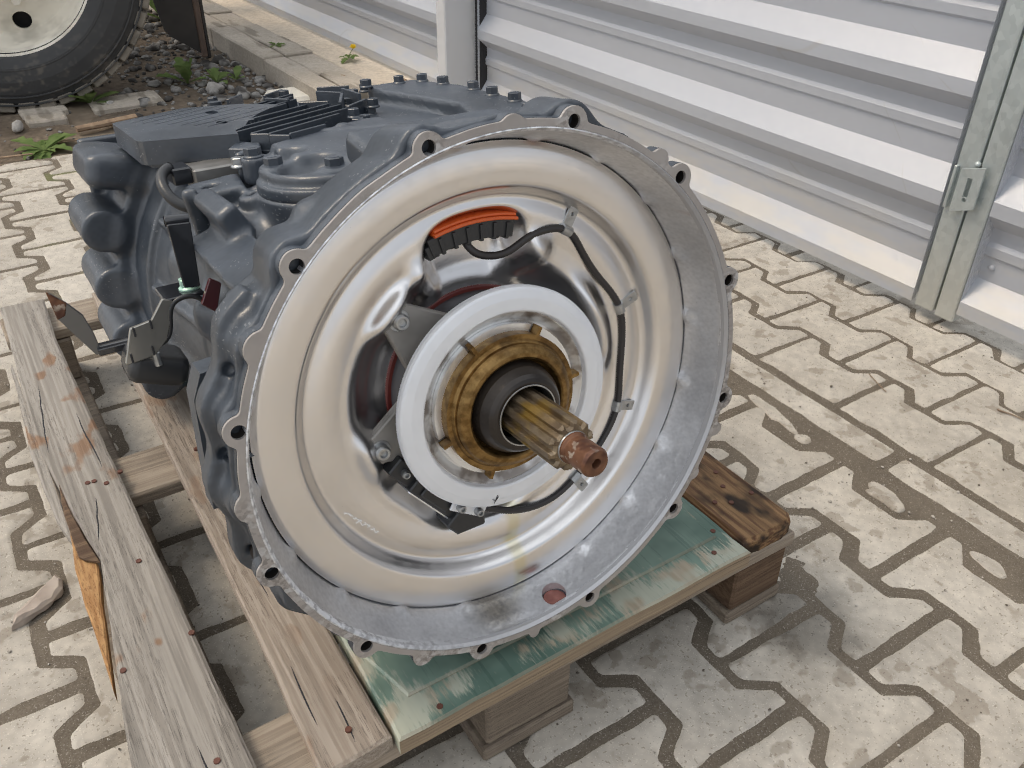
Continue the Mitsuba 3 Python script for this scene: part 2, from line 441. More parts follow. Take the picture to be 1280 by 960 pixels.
def m_galv(p, n, uv):
    d1, d2, r = voronoi((p.x + p.y) * 95, p.z * 75)
    a = fbm(p.x * 14, p.y * 14, p.z * 6, 3)
    c = mix((.37, .41, .41), (.52, .56, .555), r * .55 + a * .45)
    return mix(c, (.56, .535, .47), smoothstep(.30, .02, p.z) * .55)


scene['galvanised'] = two(pr(P(m_galv), P(lambda p, n, uv: .34 + .18 * noise((p.x + p.y) * 80, p.z * 70)), .55))
scene['post_paint'] = two(pr(P(lambda p, n, uv: mix((.50, .505, .515), (.56, .56, .565), fbm(p.x * 6, p.y * 6, p.z * 5, 3))), .4))
scene['dark_gap'] = two(pr((.02, .02, .022), .7))


def m_tyre(p, n, uv):
    a = fbm(p.x * 7, p.y * 7, p.z * 7, 4); b = fbm(p.x * 60, p.y * 60, p.z * 60, 2)
    c = mix((.020, .021, .023), (.048, .048, .048), a)
    return mix(c, (.15, .13, .105), smoothstep(.5, .72, b * .5 + a * .5) * smoothstep(.35, .04, p.z) * .6)


scene['tyre'] = two(pr(P(m_tyre), .62))
scene['tread_rubber'] = two(pr(P(lambda p, n, uv: mix((.10, .09, .075), (.26, .23, .19), fbm(p.x * 30, p.y * 30, p.z * 30, 3))), .9))
scene['rim_paint'] = two(pr(P(lambda p, n, uv: mix((.46, .43, .36), (.68, .64, .55), smoothstep(.25, .6, fbm(p.x * 12, p.y * 12, p.z * 12, 4)))), .5))
scene['truck_black'] = two(pr((.025, .025, .027), .6))
scene['flap'] = two(pr(P(lambda p, n, uv: mix((.014, .014, .015), (.05, .042, .036), fbm(p.x * 12, p.y * 12, p.z * 12, 3))), .55))
scene['flap_rust'] = two(pr(P(lambda p, n, uv: mix((.05, .04, .035), (.20, .13, .095), fbm(p.x * 30, p.y * 30, p.z * 12, 3))), .7))
scene['leaf'] = {'type': 'principledthin', 'base_color': P(lambda p, n, uv: mix((.10, .155, .05), (.20, .26, .10), noise(p.x * 60, p.y * 60, p.z * 60))), 'roughness': .5, 'diff_trans': .6, 'spec_trans': 0.0}
scene['petal'] = two(pr((.75, .55, .02), .6))
scene['stick'] = two(pr(P(lambda p, n, uv: mix((.10, .065, .04), (.34, .24, .16), fbm(p.x * 12, p.y * 70, p.z * 70, 3))), .85))
scene['pale_slab'] = two(pr(P(lambda p, n, uv: mix((.50, .47, .40), (.62, .59, .52), fbm(p.x * 12, p.y * 12, p.z * 12, 3))), .8))
scene['chip_stone'] = two(bump(pr(P(lambda p, n, uv: mix((.22, .175, .145), (.40, .345, .295), fbm(p.x * 50, p.y * 50, p.z * 50, 3))), .9), lambda p, n, uv: .002 * fbm(p.x * 120, p.y * 120, p.z * 120, 3)))

for k in [k for k in scene if k not in ('camera', 'sky')]:
    scene['mat_' + k] = scene.pop(k)

# ================================================================== GROUND
def grid(x0, x1, y0, y1, step, zf):
    nx, ny = max(2, int(round((x1 - x0) / step)) + 1), max(2, int(round((y1 - y0) / step)) + 1)
    X, Y = np.meshgrid(np.linspace(x0, x1, nx), np.linspace(y0, y1, ny), indexing='ij')
    V = np.stack([X, Y, zf(X, Y)], -1).reshape(-1, 3)
    i, j = np.meshgrid(np.arange(nx - 1), np.arange(ny - 1), indexing='ij')
    q = np.stack([i * ny + j, (i + 1) * ny + j, (i + 1) * ny + j + 1, i * ny + j + 1], -1).reshape(-1, 4)
    return trimesh.Trimesh(V, np.vstack([q[:, [0, 1, 2]], q[:, [0, 2, 3]]]), process=False)


def n2(X, Y, s, seed=0, o=3):
    return meshkit.fbm(np.stack([X * s, Y * s, 0 * X + seed * 1.7], -1), o, seed)


say(put('ground', grid(-60, 60, -60, 60, 10, lambda X, Y: 0 * X - .16), 'yard_gravel', False), kind='structure')

# soil bed in front of the paving's end, under the truck
def soil_z(X, Y):
    return -.012 + .030 * (n2(X, Y, 3.1, 1) - .5) + .022 * (n2(X, Y, 17, 2) - .5) + .03 * np.clip((-2.5 - X) * 2, 0, 1) * (n2(X, Y, 6, 5) - .45)


say(put('soil_bed', grid(-6.2, -2.385, -2.2, 1.6, .022, soil_z), 'soil', True), kind='structure')

# ---- interlocking paving stones
AMP, G = .0195, .0062


def wave(xs, ph):
    """the boundary between two rows: +1 where the row below is wide (at its joints)"""
    u = ((xs - ph) / LEN + .5) % 1.0 - .5
    return np.clip((.245 - np.abs(u)) / .062, -1, 1) * AMP


SEAM_LO, SEAM_HI = .708, .85


def stone_poly(x0, ylo, yhi, ph_this, ph_up_boundary, lo_kind='wave', hi_kind='wave', pitch=PITCH, G=G):
    xs = x0 + np.array([0, .036, .0445, .0535, .062, .07, .1, .13, .138, .1465, .1555, .164, .2])
    up = np.full(len(xs), yhi) if hi_kind == 'flat' else yhi + wave(xs, ph_this)
    lo = np.full(len(xs), ylo) if lo_kind == 'flat' else ylo - wave(xs, ph_this)
    pts = np.vstack([np.c_[xs, lo], np.c_[xs, up][::-1]])
    p = Polygon(pts).buffer(-G, join_style='mitre')
    return p.buffer(-.0072, quad_segs=2).buffer(.0072, quad_segs=2).simplify(.0004)


stones, far_stones = [], []
pav = 'pavement'
sand_top = []


def in_view(x, y, m=1.12):
    d = np.array([x, y, 0]) - CAM
    z = d @ FWD
    if z < .2:
        return False
    r = np.cross(FWD, UP)
    return abs(d @ r) / z < .5862 * m and abs(d @ UP) / z < .5862 * .75 * m


def add_stone(poly, x, y, seed):
    if poly.is_empty or poly.geom_type != 'Polygon' or poly.area < 6e-4:
        return
    r = np.random.default_rng(abs(seed) + 1)
    o_ = np.array(poly.segmentize(.016).exterior.coords)[:-1]
    o_ = o_ + .0030 * (np.stack([meshkit.noise(np.c_[o_ * 62, o_[:, :1] * 0 + 3.3 * q_]) for q_ in (0, 1)], -1) - .5)
    rough = Polygon(o_).buffer(0)
    if rough.geom_type != 'Polygon': rough = poly
    bv = .0062 if poly.area > .004 else .0026
    t = prism_bevel(rough, .055, bv, .0050 if bv > .004 else .0030)
    t.vertices[:, 2] -= .055
    c = np.array([x, y])
    tilt = r.normal(0, .004, 2)
    yaw = r.normal(0, .006)
    v = t.vertices
    d = v[:, :2] - c
    cy, sy = math.cos(yaw), math.sin(yaw)
    v[:, :2] = c + np.c_[d[:, 0] * cy - d[:, 1] * sy, d[:, 0] * sy + d[:, 1] * cy] + r.normal(0, .0011, 2)
    v[:, 2] += d @ tilt + r.normal(0, .0007)
    (stones if in_view(x, y) else far_stones).append((t, x, y))


X_END = -2.385
# left field, rows of alternating phase
for k in range(-16, 1):
    yhi = .715 + PITCH * k; ylo = yhi - PITCH
    ph = .085 if k % 2 == 0 else .183
    i0 = int(np.floor((X_END - ph) / LEN)) - 1
    for i in range(i0, 22):
        x0 = ph + LEN * i
        if x0 + LEN < X_END or x0 > 3.4:
            continue
        po = stone_poly(x0, ylo, yhi, ph, ph)
        po = po.intersection(sbox(X_END, -9, 9, 9))
        if po.is_empty: continue
        if po.geom_type != 'Polygon': po = max(po.geoms, key=lambda g: g.area)
        if x0 < X_END: po = po.buffer(-.011).buffer(.011, quad_segs=3)
        add_stone(po, max(x0, X_END) + .1, (ylo + yhi) / 2, 1000 + k * 97 + i)
# right field, from the straight strip to beyond the fence
RB = [.845, .995, 1.1345, 1.277, 1.4195, 1.562]
for k in range(5):
    ylo, yhi = RB[k], RB[k + 1]
    ph = .172 if k % 2 == 0 else .074
    for i in range(-14, 12):
        x0 = ph + LEN * i
        if x0 < -2.3: continue
        po = stone_poly(x0, ylo, yhi, ph, ph, lo_kind='flat' if k == 0 else 'wave', G=.0040)
        add_stone(po, x0 + .1, (ylo + yhi) / 2, 5000 + k * 97 + i)
# the straight strip of narrow edging stones between the two fields
for i in range(-6, 7):
    x0 = -.072 + .42 * i
    po = sbox(x0 + .006, .770, x0 + .414, .833)
    add_stone(po.buffer(-.011).buffer(.011, quad_segs=3), x0 + .21, .80, 7000 + i)
# slivers of cut stone left in the sandy seam
for i, (x, y, L, w, a) in enumerate([(-.262, .730, .12, .022, -6), (-.190, .719, .030, .020, 5), (-.010, .711, .080, .026, -4), (.160, .722, .050, .024, -12), (.236, .722, .030, .018, 0),
                                      (-.46, .725, .10, .024, 0), (-.66, .727, .10, .026, 0), (-.86, .724, .10, .026, 0)]):
    e = Point(0, 0).buffer(1, quad_segs=5)
    po = aff.rotate(aff.scale(e, L / 2, w / 2), a)
    o_ = np.array(po.exterior.coords)[:-1]
    o_ *= (.62 + .75 * meshkit.noise(np.c_[o_ * 55 + i * 3.1, o_[:, :1] * 0]))[:, None]
    po = aff.translate(Polygon(o_).buffer(.003, quad_segs=2), x, y)
    add_stone(po, x, y, 8000 + i)
stones.sort(key=lambda s: (s[1] - CAM[0]) ** 2 + (s[2] - CAM[1]) ** 2)
far_stones += stones[298:]
stones = stones[:298]

# one sheet of joint sand between the stones, with heaped and sunken places; fine near the camera
def sand_z(X, Y):
    z = -.0030 + .0022 * (n2(X, Y, 60, 3) - .5) + .0030 * (n2(X, Y, 14, 4) - .5)
    z += .0012 * np.exp(-((Y - .742) / .026) ** 2)                      # sand swept into the seam
    for (a, b, r, h) in ((.03, .46, .05, .004), (.12, .40, .045, .0035), (-.41, -.445, .05, .0042), (-.25, -.45, .05, .004), (-.30, -.50, .03, .003), (-.13, .86, .035, .0022)):
        z += .75 * h * np.exp(-((X - a) ** 2 + (Y - b) ** 2) / r ** 2) * (.5 + n2(X, Y, 38, 9))
    z -= .0008 * (np.clip((Y - 1.0) / .3, 0, 1))
    return z


sand = [grid(-1.25, .45, -.62, 1.36, .0052, sand_z), grid(X_END, -1.25, -2.2, 1.6, .014, sand_z), grid(-1.25, .45, -2.2, -.62, .02, sand_z), grid(-1.25, .45, 1.36, 1.6, .014, sand_z), grid(.45, 3.6, -2.2, 1.6, .03, sand_z)]
scene['pavement'] = mikit.ply(sand[0], 'mat_sand', smooth=True)
say('pavement', kind='structure')
say(put('joint_sand', cat(sand[1:]), 'sand', True, parent=pav), kind='stuff')
for t, x, y in stones:
    put('paving_stone', t, 'paver', 40, parent=pav)
say(put('distant_paving', cat([t for t, _, _ in far_stones]), 'paver', 40, parent=pav), kind='stuff')
# the yard goes on, paved, on the camera's side
say(put('yard', grid(3.4, 30, -20, 20, 1.0, lambda X, Y: 0 * X - .004), 'paver', False), kind='structure')
say(put('yard_side', grid(-2.385, 3.4, -20, -1.62, 1.0, lambda X, Y: 0 * X - .010), 'paver', False), kind='structure')


def pebble(r, rng, sub=1, flat=.65):
    t = trimesh.creation.icosphere(subdivisions=sub, radius=1.0)
    s = rng.uniform(.7, 1.3, 3) * [1, 1, flat]
    v = t.vertices * (1 + .55 * (meshkit.noise(t.vertices * 1.3 + rng.uniform(0, 50, 3))[:, None] - .5)) * s * r
    a = rng.uniform(0, 6.28); ca, sa = math.cos(a), math.sin(a)
    t.vertices = np.c_[v[:, 0] * ca - v[:, 1] * sa, v[:, 0] * sa + v[:, 1] * ca, v[:, 2]]
    return t


# loose grit
g = []
rg = np.random.default_rng(3)
for _ in range(3600):
    x, y = rg.uniform(-1.3, .42), rg.uniform(-.60, 1.3)
    if not in_view(x, y, 1.02): continue
    if rg.random() < .55 * (1 - math.exp(-((y - .74) / .12) ** 2)): continue
    r = rg.choice([.0009, .0013, .0018, .0026], p=[.5, .3, .15, .05])
    t = pebble(r, rg, 0)
    t.apply_translation((x, y, max(.0006, float(sand_z(np.array(x), np.array(y)))) + r * .3))
    g.append(t)
say(put('grit', cat(g), 'grit', False), 'loose sand grains and grit scattered over the paving stones', 'grit', kind='stuff')

# gravel in the soil bed
g = []
for _ in range(4200):
    x, y = rg.uniform(-4.6, -2.42), rg.uniform(-.75, .78)
    den = math.exp(-((y - .62) / .30) ** 2) * (1 if x > -3.7 else .6) + .10
    if rg.random() > den: continue
    r = rg.choice([.007, .011, .017, .026], p=[.5, .3, .15, .05]) * (1.0 if y > .15 else .6)
    t = pebble(r, rg, 1 if r > .012 else 0)
    t.apply_translation((x, y, float(soil_z(np.array(x), np.array(y))) + r * .25))
    g.append(t)
say(put('gravel', cat(g), 'gravel', 40), 'grey gravel and broken stones in the dark soil beside the kerb', 'gravel', kind='stuff')

# ---- kerb: front kerb stones, a row of slabs and the concrete strip along the fence
FO = np.array([-.374, 1.268, 0.]); FU = np.array([.99954, .0304, 0.]); FN = np.array([.0304, -.99954, 0.])   # fence frame: along, towards the camera
FM = np.eye(4); FM[:3, 0], FM[:3, 1], FM[:3, 2], FM[:3, 3] = FU, -FN, [0, 0, 1], FO


def fx(t):
    t = t.copy(); t.apply_transform(FM); return t


def rough_edges(t, amp, s, seed):
    v = t.vertices
    t.vertices = v + amp * (np.stack([meshkit.noise(v * s + k * 9.1 + seed) for k in range(3)], -1) - .5)
    return t


KT = .072
kerb = 'kerb'
say(kerb, kind='structure')
for i in range(7):
    a = -6.29 + .62 * i
    t = cbox((a, -.468, -.15), (a + .612, -.380, KT + (i % 3) * .002), .006)
    t = rough_edges(t.subdivide().subdivide(), .005, 9, i)
    put('kerb_stone', fx(t), 'kerbstone', 25, parent=kerb)
for i in range(14):
    a = -6.29 + .31 * i
    t = cbox((a, -.373, -.1), (a + .302, -.258, KT - .004 + .004 * ((i * 7) % 3)), .005)
    put('kerb_slab', fx(rough_edges(t.subdivide(), .004, 8, i + 40)), 'kerbstone', 25, parent=kerb)
t = cbox((-6.0, -.251, -.1), (-1.95, .16, KT - .012), .006)
say(put('concrete_strip', fx(t), 'screed', 25), kind='structure')

# ================================================================== FENCE
PER = .2165


def sheet_profile(zb, n, dep=.036, inner0=0.0):
    """points (outward, z) of the ribbed sheet from bottom to top"""
    pts = [(-dep, zb - .004)] if False else [(.0, zb)]
    pts = []
    for k in range(n):
        b = zb + k * PER
        pts += [(0.0, b + .000), (0.0, b + .028), (-dep, b + .074), (-dep, b + .1225), (-dep + .006, b + .1285), (-dep + .006, b + .146), (-dep, b + .155), (-dep, b + .1835)]
    pts += [(0, zb + n * PER), (0, zb + n * PER + .028)]
    return pts


def ribbed(u0, u1, zb, n, off=0.0, gauge=.0016):
    """a ribbed metal sheet between u0 and u1, a thin solid; off: its outer plane towards the camera"""
    p = np.array(sheet_profile(zb, n))
    p[:, 0] += off
    bb = np.array([p[0] + [-.012, 0]])                      # the lower edge is folded in
    p = np.vstack([bb, p])
    ln = LineString(p).buffer(gauge / 2, cap_style='flat', join_style='mitre')
    o = np.array(ln.exterior.coords)[:-1]
    us = np.linspace(u0, u1, max(2, int((u1 - u0) / .12)))
    V, F = [], []
    m = len(o)
    for u in us:
        V.append(np.c_[np.full(m, u), -o[:, 0], o[:, 1]])
    V = np.vstack(V)
    V[:, 1] += .0035 * (meshkit.noise(np.c_[V[:, 0] * 2.1, V[:, 2] * 7, V[:, 0] * 0]) - .5)
    k = np.arange(m); k2 = (k + 1) % m
    for s in range(len(us) - 1):
        a, b = s * m, (s + 1) * m
        F += [np.stack([a + k, b + k, b + k2], 1), np.stack([a + k, b + k2, a + k2], 1)]
    cap = np.asarray(m3.triangulate([np.ascontiguousarray(o)]))
    F += [cap[:, ::-1], cap + (len(us) - 1) * m]
    return fx(trimesh.Trimesh(V, np.vstack(F), process=False))


def fbox(u0, u1, o0, o1, z0, z1, c=.003):
    return fx(cbox((u0, -o1, z0), (u1, -o0, z1), c))


# sheets: bottom edge of the lowest rib's outer face 0.031 above the paving
gate = say('metal_gate', 'grey ribbed sheet metal gate leaf behind the bell housing, left of the latch plate', 'gate')
put('ribbed_sheet', ribbed(-1.752, -.010, .031, 7), 'sheet', False, gate)
t = fbox(-.0005, .0425, -.052, .004, .026, 1.62, .003)
put('upright', t, 'galvanised', False, gate)
# latch plate with a slot, standing off the upright, its fold to the left
lp = sbox(.026, .262, .064, .348).difference(sbox(.041, .291, .048, .322)).difference(Point(.0445, .2855).buffer(.0045)).buffer(0)
lp = Polygon([(.020, .250), (.066, .268), (.066, .352), (.020, .338)]).difference(sbox(.039, .287, .047, .324).buffer(.001)).difference(Point(.043, .281).buffer(.0045))
t = extrude(lp, .005)
t.vertices = np.c_[t.vertices[:, 0], -.014 - t.vertices[:, 2], t.vertices[:, 1]]
t.invert()
put('latch_plate', fx(t), 'galvanised', False, gate)
put('latch_plate_side', fbox(.002, .008, .0045, .014, .252, .338, .001), 'galvanised', False, gate)
put('weld', fx(xform(trimesh.creation.icosphere(subdivisions=2, radius=.006), loc=(.042, -.006, .350))), 'galvanised', True, gate)

gate2 = say('metal_gate_001', 'ribbed sheet metal gate leaf at the right edge, right of the latch plate', 'gate')
put('upright', fbox(.0475, .0905, -.060, .004, .022, 1.62, .003), 'galvanised', False, gate2)
put('ribbed_sheet', ribbed(.093, 1.9, .046, 7, .002), 'sheet', False, gate2)
for zz in (.151, .368, .585):
    r = xform(trimesh.creation.icosphere(subdivisions=2, radius=.0065), loc=(.115, .033, zz))
    put('rivet', fx(r), 'sheet', True, gate2)

fen = say('metal_fence', 'light ribbed metal fence panel beyond the square pale post, along the concrete strip', 'fence')
put('ribbed_sheet', ribbed(-5.6, -1.842, .074, 7, .105), 'sheet', False, fen)
put('post', fbox(-1.838, -1.780, -.012, .112, -.05, 1.7, .004), 'post_paint', False, fen)
put('hinge_strip', fbox(-1.7795, -1.7505, -.075, -.006, -.05, 1.7, .002), 'dark_gap', False, fen)

# ================================================================== GEARBOX (own frame: x along the shaft towards the camera, z up, flange face at x = 0)
GM = np.eye(4)
GM[:3, :3] = np.array([[0.9889, -0.0177, 0.1476], [0.0179, 0.9998, 0.0], [-0.1476, 0.0026, 0.989]]).T
GM[:3, 3] = [0, 0, .4434]
box_ = say('gearbox', 'dark grey truck gearbox with open round bell housing and splined shaft, on the pallet', 'gearbox')


def gput(key, mesh, bsdf, smooth=30, parent=box_):
    t = mesh.copy(); t.apply_transform(GM)
    return put(key, t, bsdf, smooth, parent)


def along_x(t):
    """from a mesh made along z to one along x (z -> x, x -> y, y -> z)"""
    t = t.copy(); v = t.vertices
    t.vertices = np.c_[v[:, 2], v[:, 0], v[:, 1]]
    return t


HOLES = np.radians(15 + 30 * np.arange(12))

# ---- the casing as one casting: a distance field with fillets, turned into a mesh
def new_field(lo, hi, h):
    global LO, HI, H, NX, ax_, F
    H, LO, HI = h, np.array(lo, float), np.array(hi, float)
    NX = np.ceil((HI - LO) / H).astype(int) + 1
    ax_ = [LO[k] + H * np.arange(NX[k], dtype=np.float32) for k in range(3)]
    F = np.full(NX, .5, np.float32)


new_field([-.80, -.33, -.32], [-.004, .30, .30], .0034)


def region(lo, hi, pad=.06):
    i0 = np.maximum(0, ((np.array(lo) - pad - LO) / H).astype(int)); i1 = np.minimum(NX, ((np.array(hi) + pad - LO) / H).astype(int) + 2)
    sl = tuple(slice(a, b) for a, b in zip(i0, i1))
    X = ax_[0][sl[0]][:, None, None]; Y = ax_[1][sl[1]][None, :, None]; Z = ax_[2][sl[2]][None, None, :]
    return sl, X, Y, Z


def s_union(sl, d, k):
    a = F[sl]
    if k <= 0:
        F[sl] = np.minimum(a, d); return
    h = np.clip(.5 + .5 * (a - d) / k, 0, 1)
    F[sl] = a * (1 - h) + d * h - k * h * (1 - h)


def s_cut(sl, d, k):
    a = F[sl]; d = -d
    h = np.clip(.5 - .5 * (a - d) / max(k, 1e-6), 0, 1)
    F[sl] = a * (1 - h) + d * h + k * h * (1 - h)


def d_caps(X, Y, Z, a, b, ra, rb):
    a, b = np.array(a, float), np.array(b, float); ba = b - a
    t = np.clip(((X - a[0]) * ba[0] + (Y - a[1]) * ba[1] + (Z - a[2]) * ba[2]) / (ba @ ba), 0, 1)
    return np.sqrt((X - a[0] - t * ba[0]) ** 2 + (Y - a[1] - t * ba[1]) ** 2 + (Z - a[2] - t * ba[2]) ** 2) - (ra + t * (rb - ra))


def caps(a, b, ra, rb=None, k=.012, cut=False):
    rb = ra if rb is None else rb; R_ = max(ra, rb)
    sl, X, Y, Z = region(np.minimum(a, b) - R_, np.maximum(a, b) + R_)
    d = d_caps(X, Y, Z, a, b, ra, rb).astype(np.float32)
    (s_cut if cut else s_union)(sl, d, k)


def blk(c, half, rot=None, r=.004, k=.010, cut=False):
    """rounded box; rot: euler degrees"""
    c, half = np.array(c, float), np.array(half, float)
    Rm = np.eye(3) if rot is None else trimesh.transformations.euler_matrix(*np.radians(rot))[:3, :3]
    ext = np.abs(Rm) @ half
    sl, X, Y, Z = region(c - ext, c + ext)
    q = [np.abs(Rm[0, i] * (X - c[0]) + Rm[1, i] * (Y - c[1]) + Rm[2, i] * (Z - c[2])) - (half[i] - r) for i in range(3)]
    d = np.sqrt(sum(np.maximum(v, 0) ** 2 for v in q)) + np.minimum(np.maximum(np.maximum(q[0], q[1]), q[2]), 0) - r
    (s_cut if cut else s_union)(sl, d.astype(np.float32), k)


def cyl(c, axis, rad, half, r=.003, k=.010, rad2=None, cut=False):
    """rounded cylinder along axis 0, 1 or 2 (rad2: other end's radius)"""
    c = np.array(c, float); e = np.full(3, max(rad, rad2 or 0)); e[axis] = half
    sl, X, Y, Z = region(c - e, c + e)
    D = [X - c[0], Y - c[1], Z - c[2]]
    h = D[axis]; o = [D[i] for i in range(3) if i != axis]
    rr = rad if rad2 is None else rad + (rad2 - rad) * np.clip((h + half) / (2 * half), 0, 1)
    q0 = np.sqrt(o[0] ** 2 + o[1] ** 2) - (rr - r); q1 = np.abs(h) - (half - r)
    d = np.sqrt(np.maximum(q0, 0) ** 2 + np.maximum(q1, 0) ** 2) + np.minimum(np.maximum(q0, q1), 0) - r
    d = np.broadcast_to(d, tuple(s.stop - s.start for s in sl))
    (s_cut if cut else s_union)(sl, d.astype(np.float32), k)


def prism2d(poly, z0, z1, r=.004, k=.008, cut=False):
    """upright prism of a plan polygon, its edges rounded by r"""
    from scipy.ndimage import distance_transform_edt as edt
    import shapely
    x0, y0, x1, y1 = poly.bounds
    sl, X, Y, Z = region((x0, y0, z0), (x1, y1, z1), .03)
    gx, gy = np.broadcast_arrays(X[:, :, 0], Y[:, :, 0])
    g_ = shapely.points(gx, gy)
    d2 = shapely.distance(poly, g_); ins = d2 == 0
    d2 = np.where(ins, -shapely.distance(poly.exterior, g_), d2)
    q0 = (d2 + r)[:, :, None]; q1 = np.abs(Z - (z0 + z1) / 2) - ((z1 - z0) / 2 - r)
    d = np.sqrt(np.maximum(q0, 0) ** 2 + np.maximum(q1, 0) ** 2) + np.minimum(np.maximum(q0, q1), 0) - r
    (s_cut if cut else s_union)(sl, d.astype(np.float32), k)



# bell: a cone widening to the flange
cyl((-.050, 0, 0), 0, .2575, .038, rad2=.2685, k=0)
cyl((-.145, 0, 0), 0, .186, .080, rad2=.243, k=.006)
# middle case, widening to the rear ring
cyl((-.42, 0, -.01), 0, .236, .21, rad2=.192, k=.02)
cyl((-.545, -.002, -.005), 0, .232, .007, k=.006)
cyl((-.36, 0, -.005), 0, .2105, .005, k=.006)
# rear ring and its scalloped lobes
cyl((-.690, -.008, .0), 0, .246, .070, k=.008)
for y, z, r in ((-.2565, .092, .028), (-.2600, .014, .028), (-.2580, -.064, .028), (-.234, -.135, .028), (.20, -.14, .03), (.235, -.05, .03), (.235, .05, .03)):
    cyl((-.685, y, z), 0, r, .070, r=.004, k=.018)
blk((-.685, -.205, .158), (.070, .056, .024), rot=(-14, 0, 0), r=.016, k=.012)
blk((-.772, -.04, .05), (.010, .206, .146), r=.006, k=.003)
# top cut flat, then the deck of the case
blk((-.53, 0, .264), (.32, .40, .075), r=.004, k=.004, cut=True)
blk((-.50, -.21, .24), (.115, .06, .13), r=.01, k=.01, cut=True) if False else None
blk((-.50, .035, .09), (.24, .205, .065), r=.02, k=.03)
blk((-.30, .13, .10), (.20, .11, .065), r=.02, k=.03)
# bracket box with worn edges, beside the turret
blk((-.375, -.152, .140), (.032, .030, .038), rot=(6, 2, -8), r=.003, k=.006)
blk((-.352, -.178, .10), (.006, .008, .085), rot=(8, 4, 0), r=.003, k=.008)
cyl((-.378, -.160, .175), 2, .008, .02, r=.001, k=.001, cut=True)
cyl((-.285, -.048, .140), 2, .084, .036, r=.004, k=.012)
cyl((-.318, -.126, .166), 2, .020, .0065, r=.003, k=.010)
blk((-.305, -.108, .166), (.02, .02, .0065), r=.003, k=.008)
cyl((-.315, -.120, .140), 2, .013, .026, r=.003, k=.012)
cyl((-.319, -.127, .18), 2, .0075, .03, r=.001, k=.001, cut=True)
# shelf from the bracket box to the bell, a dark pocket under it, and the rib along the bell
blk((-.200, -.186, .146), (.130, .026, .0045), rot=(16, -3, -3), r=.002, k=.004)
blk((-.055, -.203, .155), (.035, .026, .0045), rot=(28, 4, 0), r=.002, k=.004)
blk((-.225, -.186, .112), (.065, .018, .020), rot=(20, 0, 0), r=.008, k=.006, cut=True)
blk((-.285, -.172, .165), (.05, .012, .02), rot=(30, 0, 0), r=.006, k=.012)
caps((-.14, -.120, .180), (-.07, -.152, .206), .010, k=.010)
caps((-.10, -.140, .196), (-.085, -.146, .200), .013, k=.006)
# bosses behind the flange holes
for i, a in enumerate(HOLES):
    c, s = math.cos(a), math.sin(a)
    r0 = .2585
    big = i in (3, 4)
    caps((-.012, r0 * c, r0 * s), (-.075 if big else -.06, (r0 - .012) * c, (r0 - .012) * s), .0165 + .006 * big, .016 + .010 * big, k=.009)
# crown between the top holes
for a, rr in ((88, .018), (60, .014), (52, .015)):
    c, s = math.cos(math.radians(a)), math.sin(math.radians(a))
    caps((-.010, .250 * c, .250 * s), (-.12, .21 * c, .212 * s), rr, k=.012)
prism2d(Polygon([(-.66, .0), (-.66, .165), (-.25, .175), (-.10, .12), (-.10, -.02), (-.25, .0)]), .10, .197, .006, .014)
prism2d(Polygon([(-.69, .165), (-.69, .245), (-.56, .262), (-.36, .245), (-.22, .20), (-.10, .155), (-.10, .06), (-.20, .10), (-.30, .135), (-.42, .178), (-.62, .158)]), .10, .2165, .006, .012)
blk((-.115, .02, .212), (.085, .085, .016), rot=(0, 12, 0), r=.008, k=.02)
for yy in (.035, .065, .105):
    blk((-.30 + yy * .6, yy + .02, .198), (.085, .0022, .004), rot=(0, 0, -34), r=.002, k=.004)
caps((-.075, .085, .243), (-.02, .075, .247), .024, k=.014)
# web standing out behind the flange on the left and below, with knobs in front of it
def sector_web(a0, a1, ro, x0, x1, k=.008):
    sl, X, Y, Z = region((x0, -ro, -ro), (x1, ro, ro), .02)
    R_ = np.sqrt(Y * Y + Z * Z); A = np.degrees(np.arctan2(Z, Y)) % 360
    w = .004 * np.cos(np.radians(A * 24 + 10))
    d = np.maximum(np.maximum(R_ - ro - w, .18 - R_), np.abs(X - (x0 + x1) / 2) - (x1 - x0) / 2)
    mid, hw = (a0 + a1) / 2, (a1 - a0) / 2
    d = np.maximum(d, (np.abs((A - mid + 180) % 360 - 180) - hw) * np.radians(1) * .26)
    s_union(sl, d.astype(np.float32), k)


sector_web(143, 395, .2795, -.064, -.040)
for a, rr, r0 in ((151, .028, .252), (164.5, .022, .256), (181, .024, .256), (206, .022, .258), (236, .02, .258), (262, .024, .258), (290, .02, .258), (320, .02, .258), (345, .02, .258)):
    c, s = math.cos(math.radians(a)), math.sin(math.radians(a))
    caps((-.016, r0 * c, r0 * s), (-.070, (r0 - .004) * c, (r0 - .004) * s), rr * .8, rr, k=.007)
for a in (157, 173, 194):
    c, s = .2655 * math.cos(math.radians(a)), .2655 * math.sin(math.radians(a))
    cyl((-.036, c, s), 0, .0055, .008, r=.001, k=.001, cut=True)
# under side: foot that stands on the pallet
blk((-.07, 0, -.262), (.03, .09, .022), r=.01, k=.02)
# a raised ring step and ribs on the left of the middle case
for xx, a0 in ((-.30, 150), (-.30, 172), (-.30, 192)):
    c, s = math.cos(math.radians(a0)), math.sin(math.radians(a0))
    caps((xx, .200 * c, .200 * s), (xx - .22, .226 * c, .226 * s), .007, k=.008)
for (x, y, z, r) in ((-.33, -.195, .05, .022), (-.28, -.20, -.03, .026), (-.47, -.19, .075, .016)):
    caps((x, y, z), (x + .03, y * .93, z), r, k=.02)
# hollow of the bell
cyl((-.005, 0, 0), 0, .2568, .0535, r=.002, k=.002, cut=True)
cyl((-.07, 0, 0), 0, .222, .045, r=.002, k=.003, cut=True)
cyl((-.11, 0, 0), 0, .190, .075, r=.002, k=.003, cut=True)
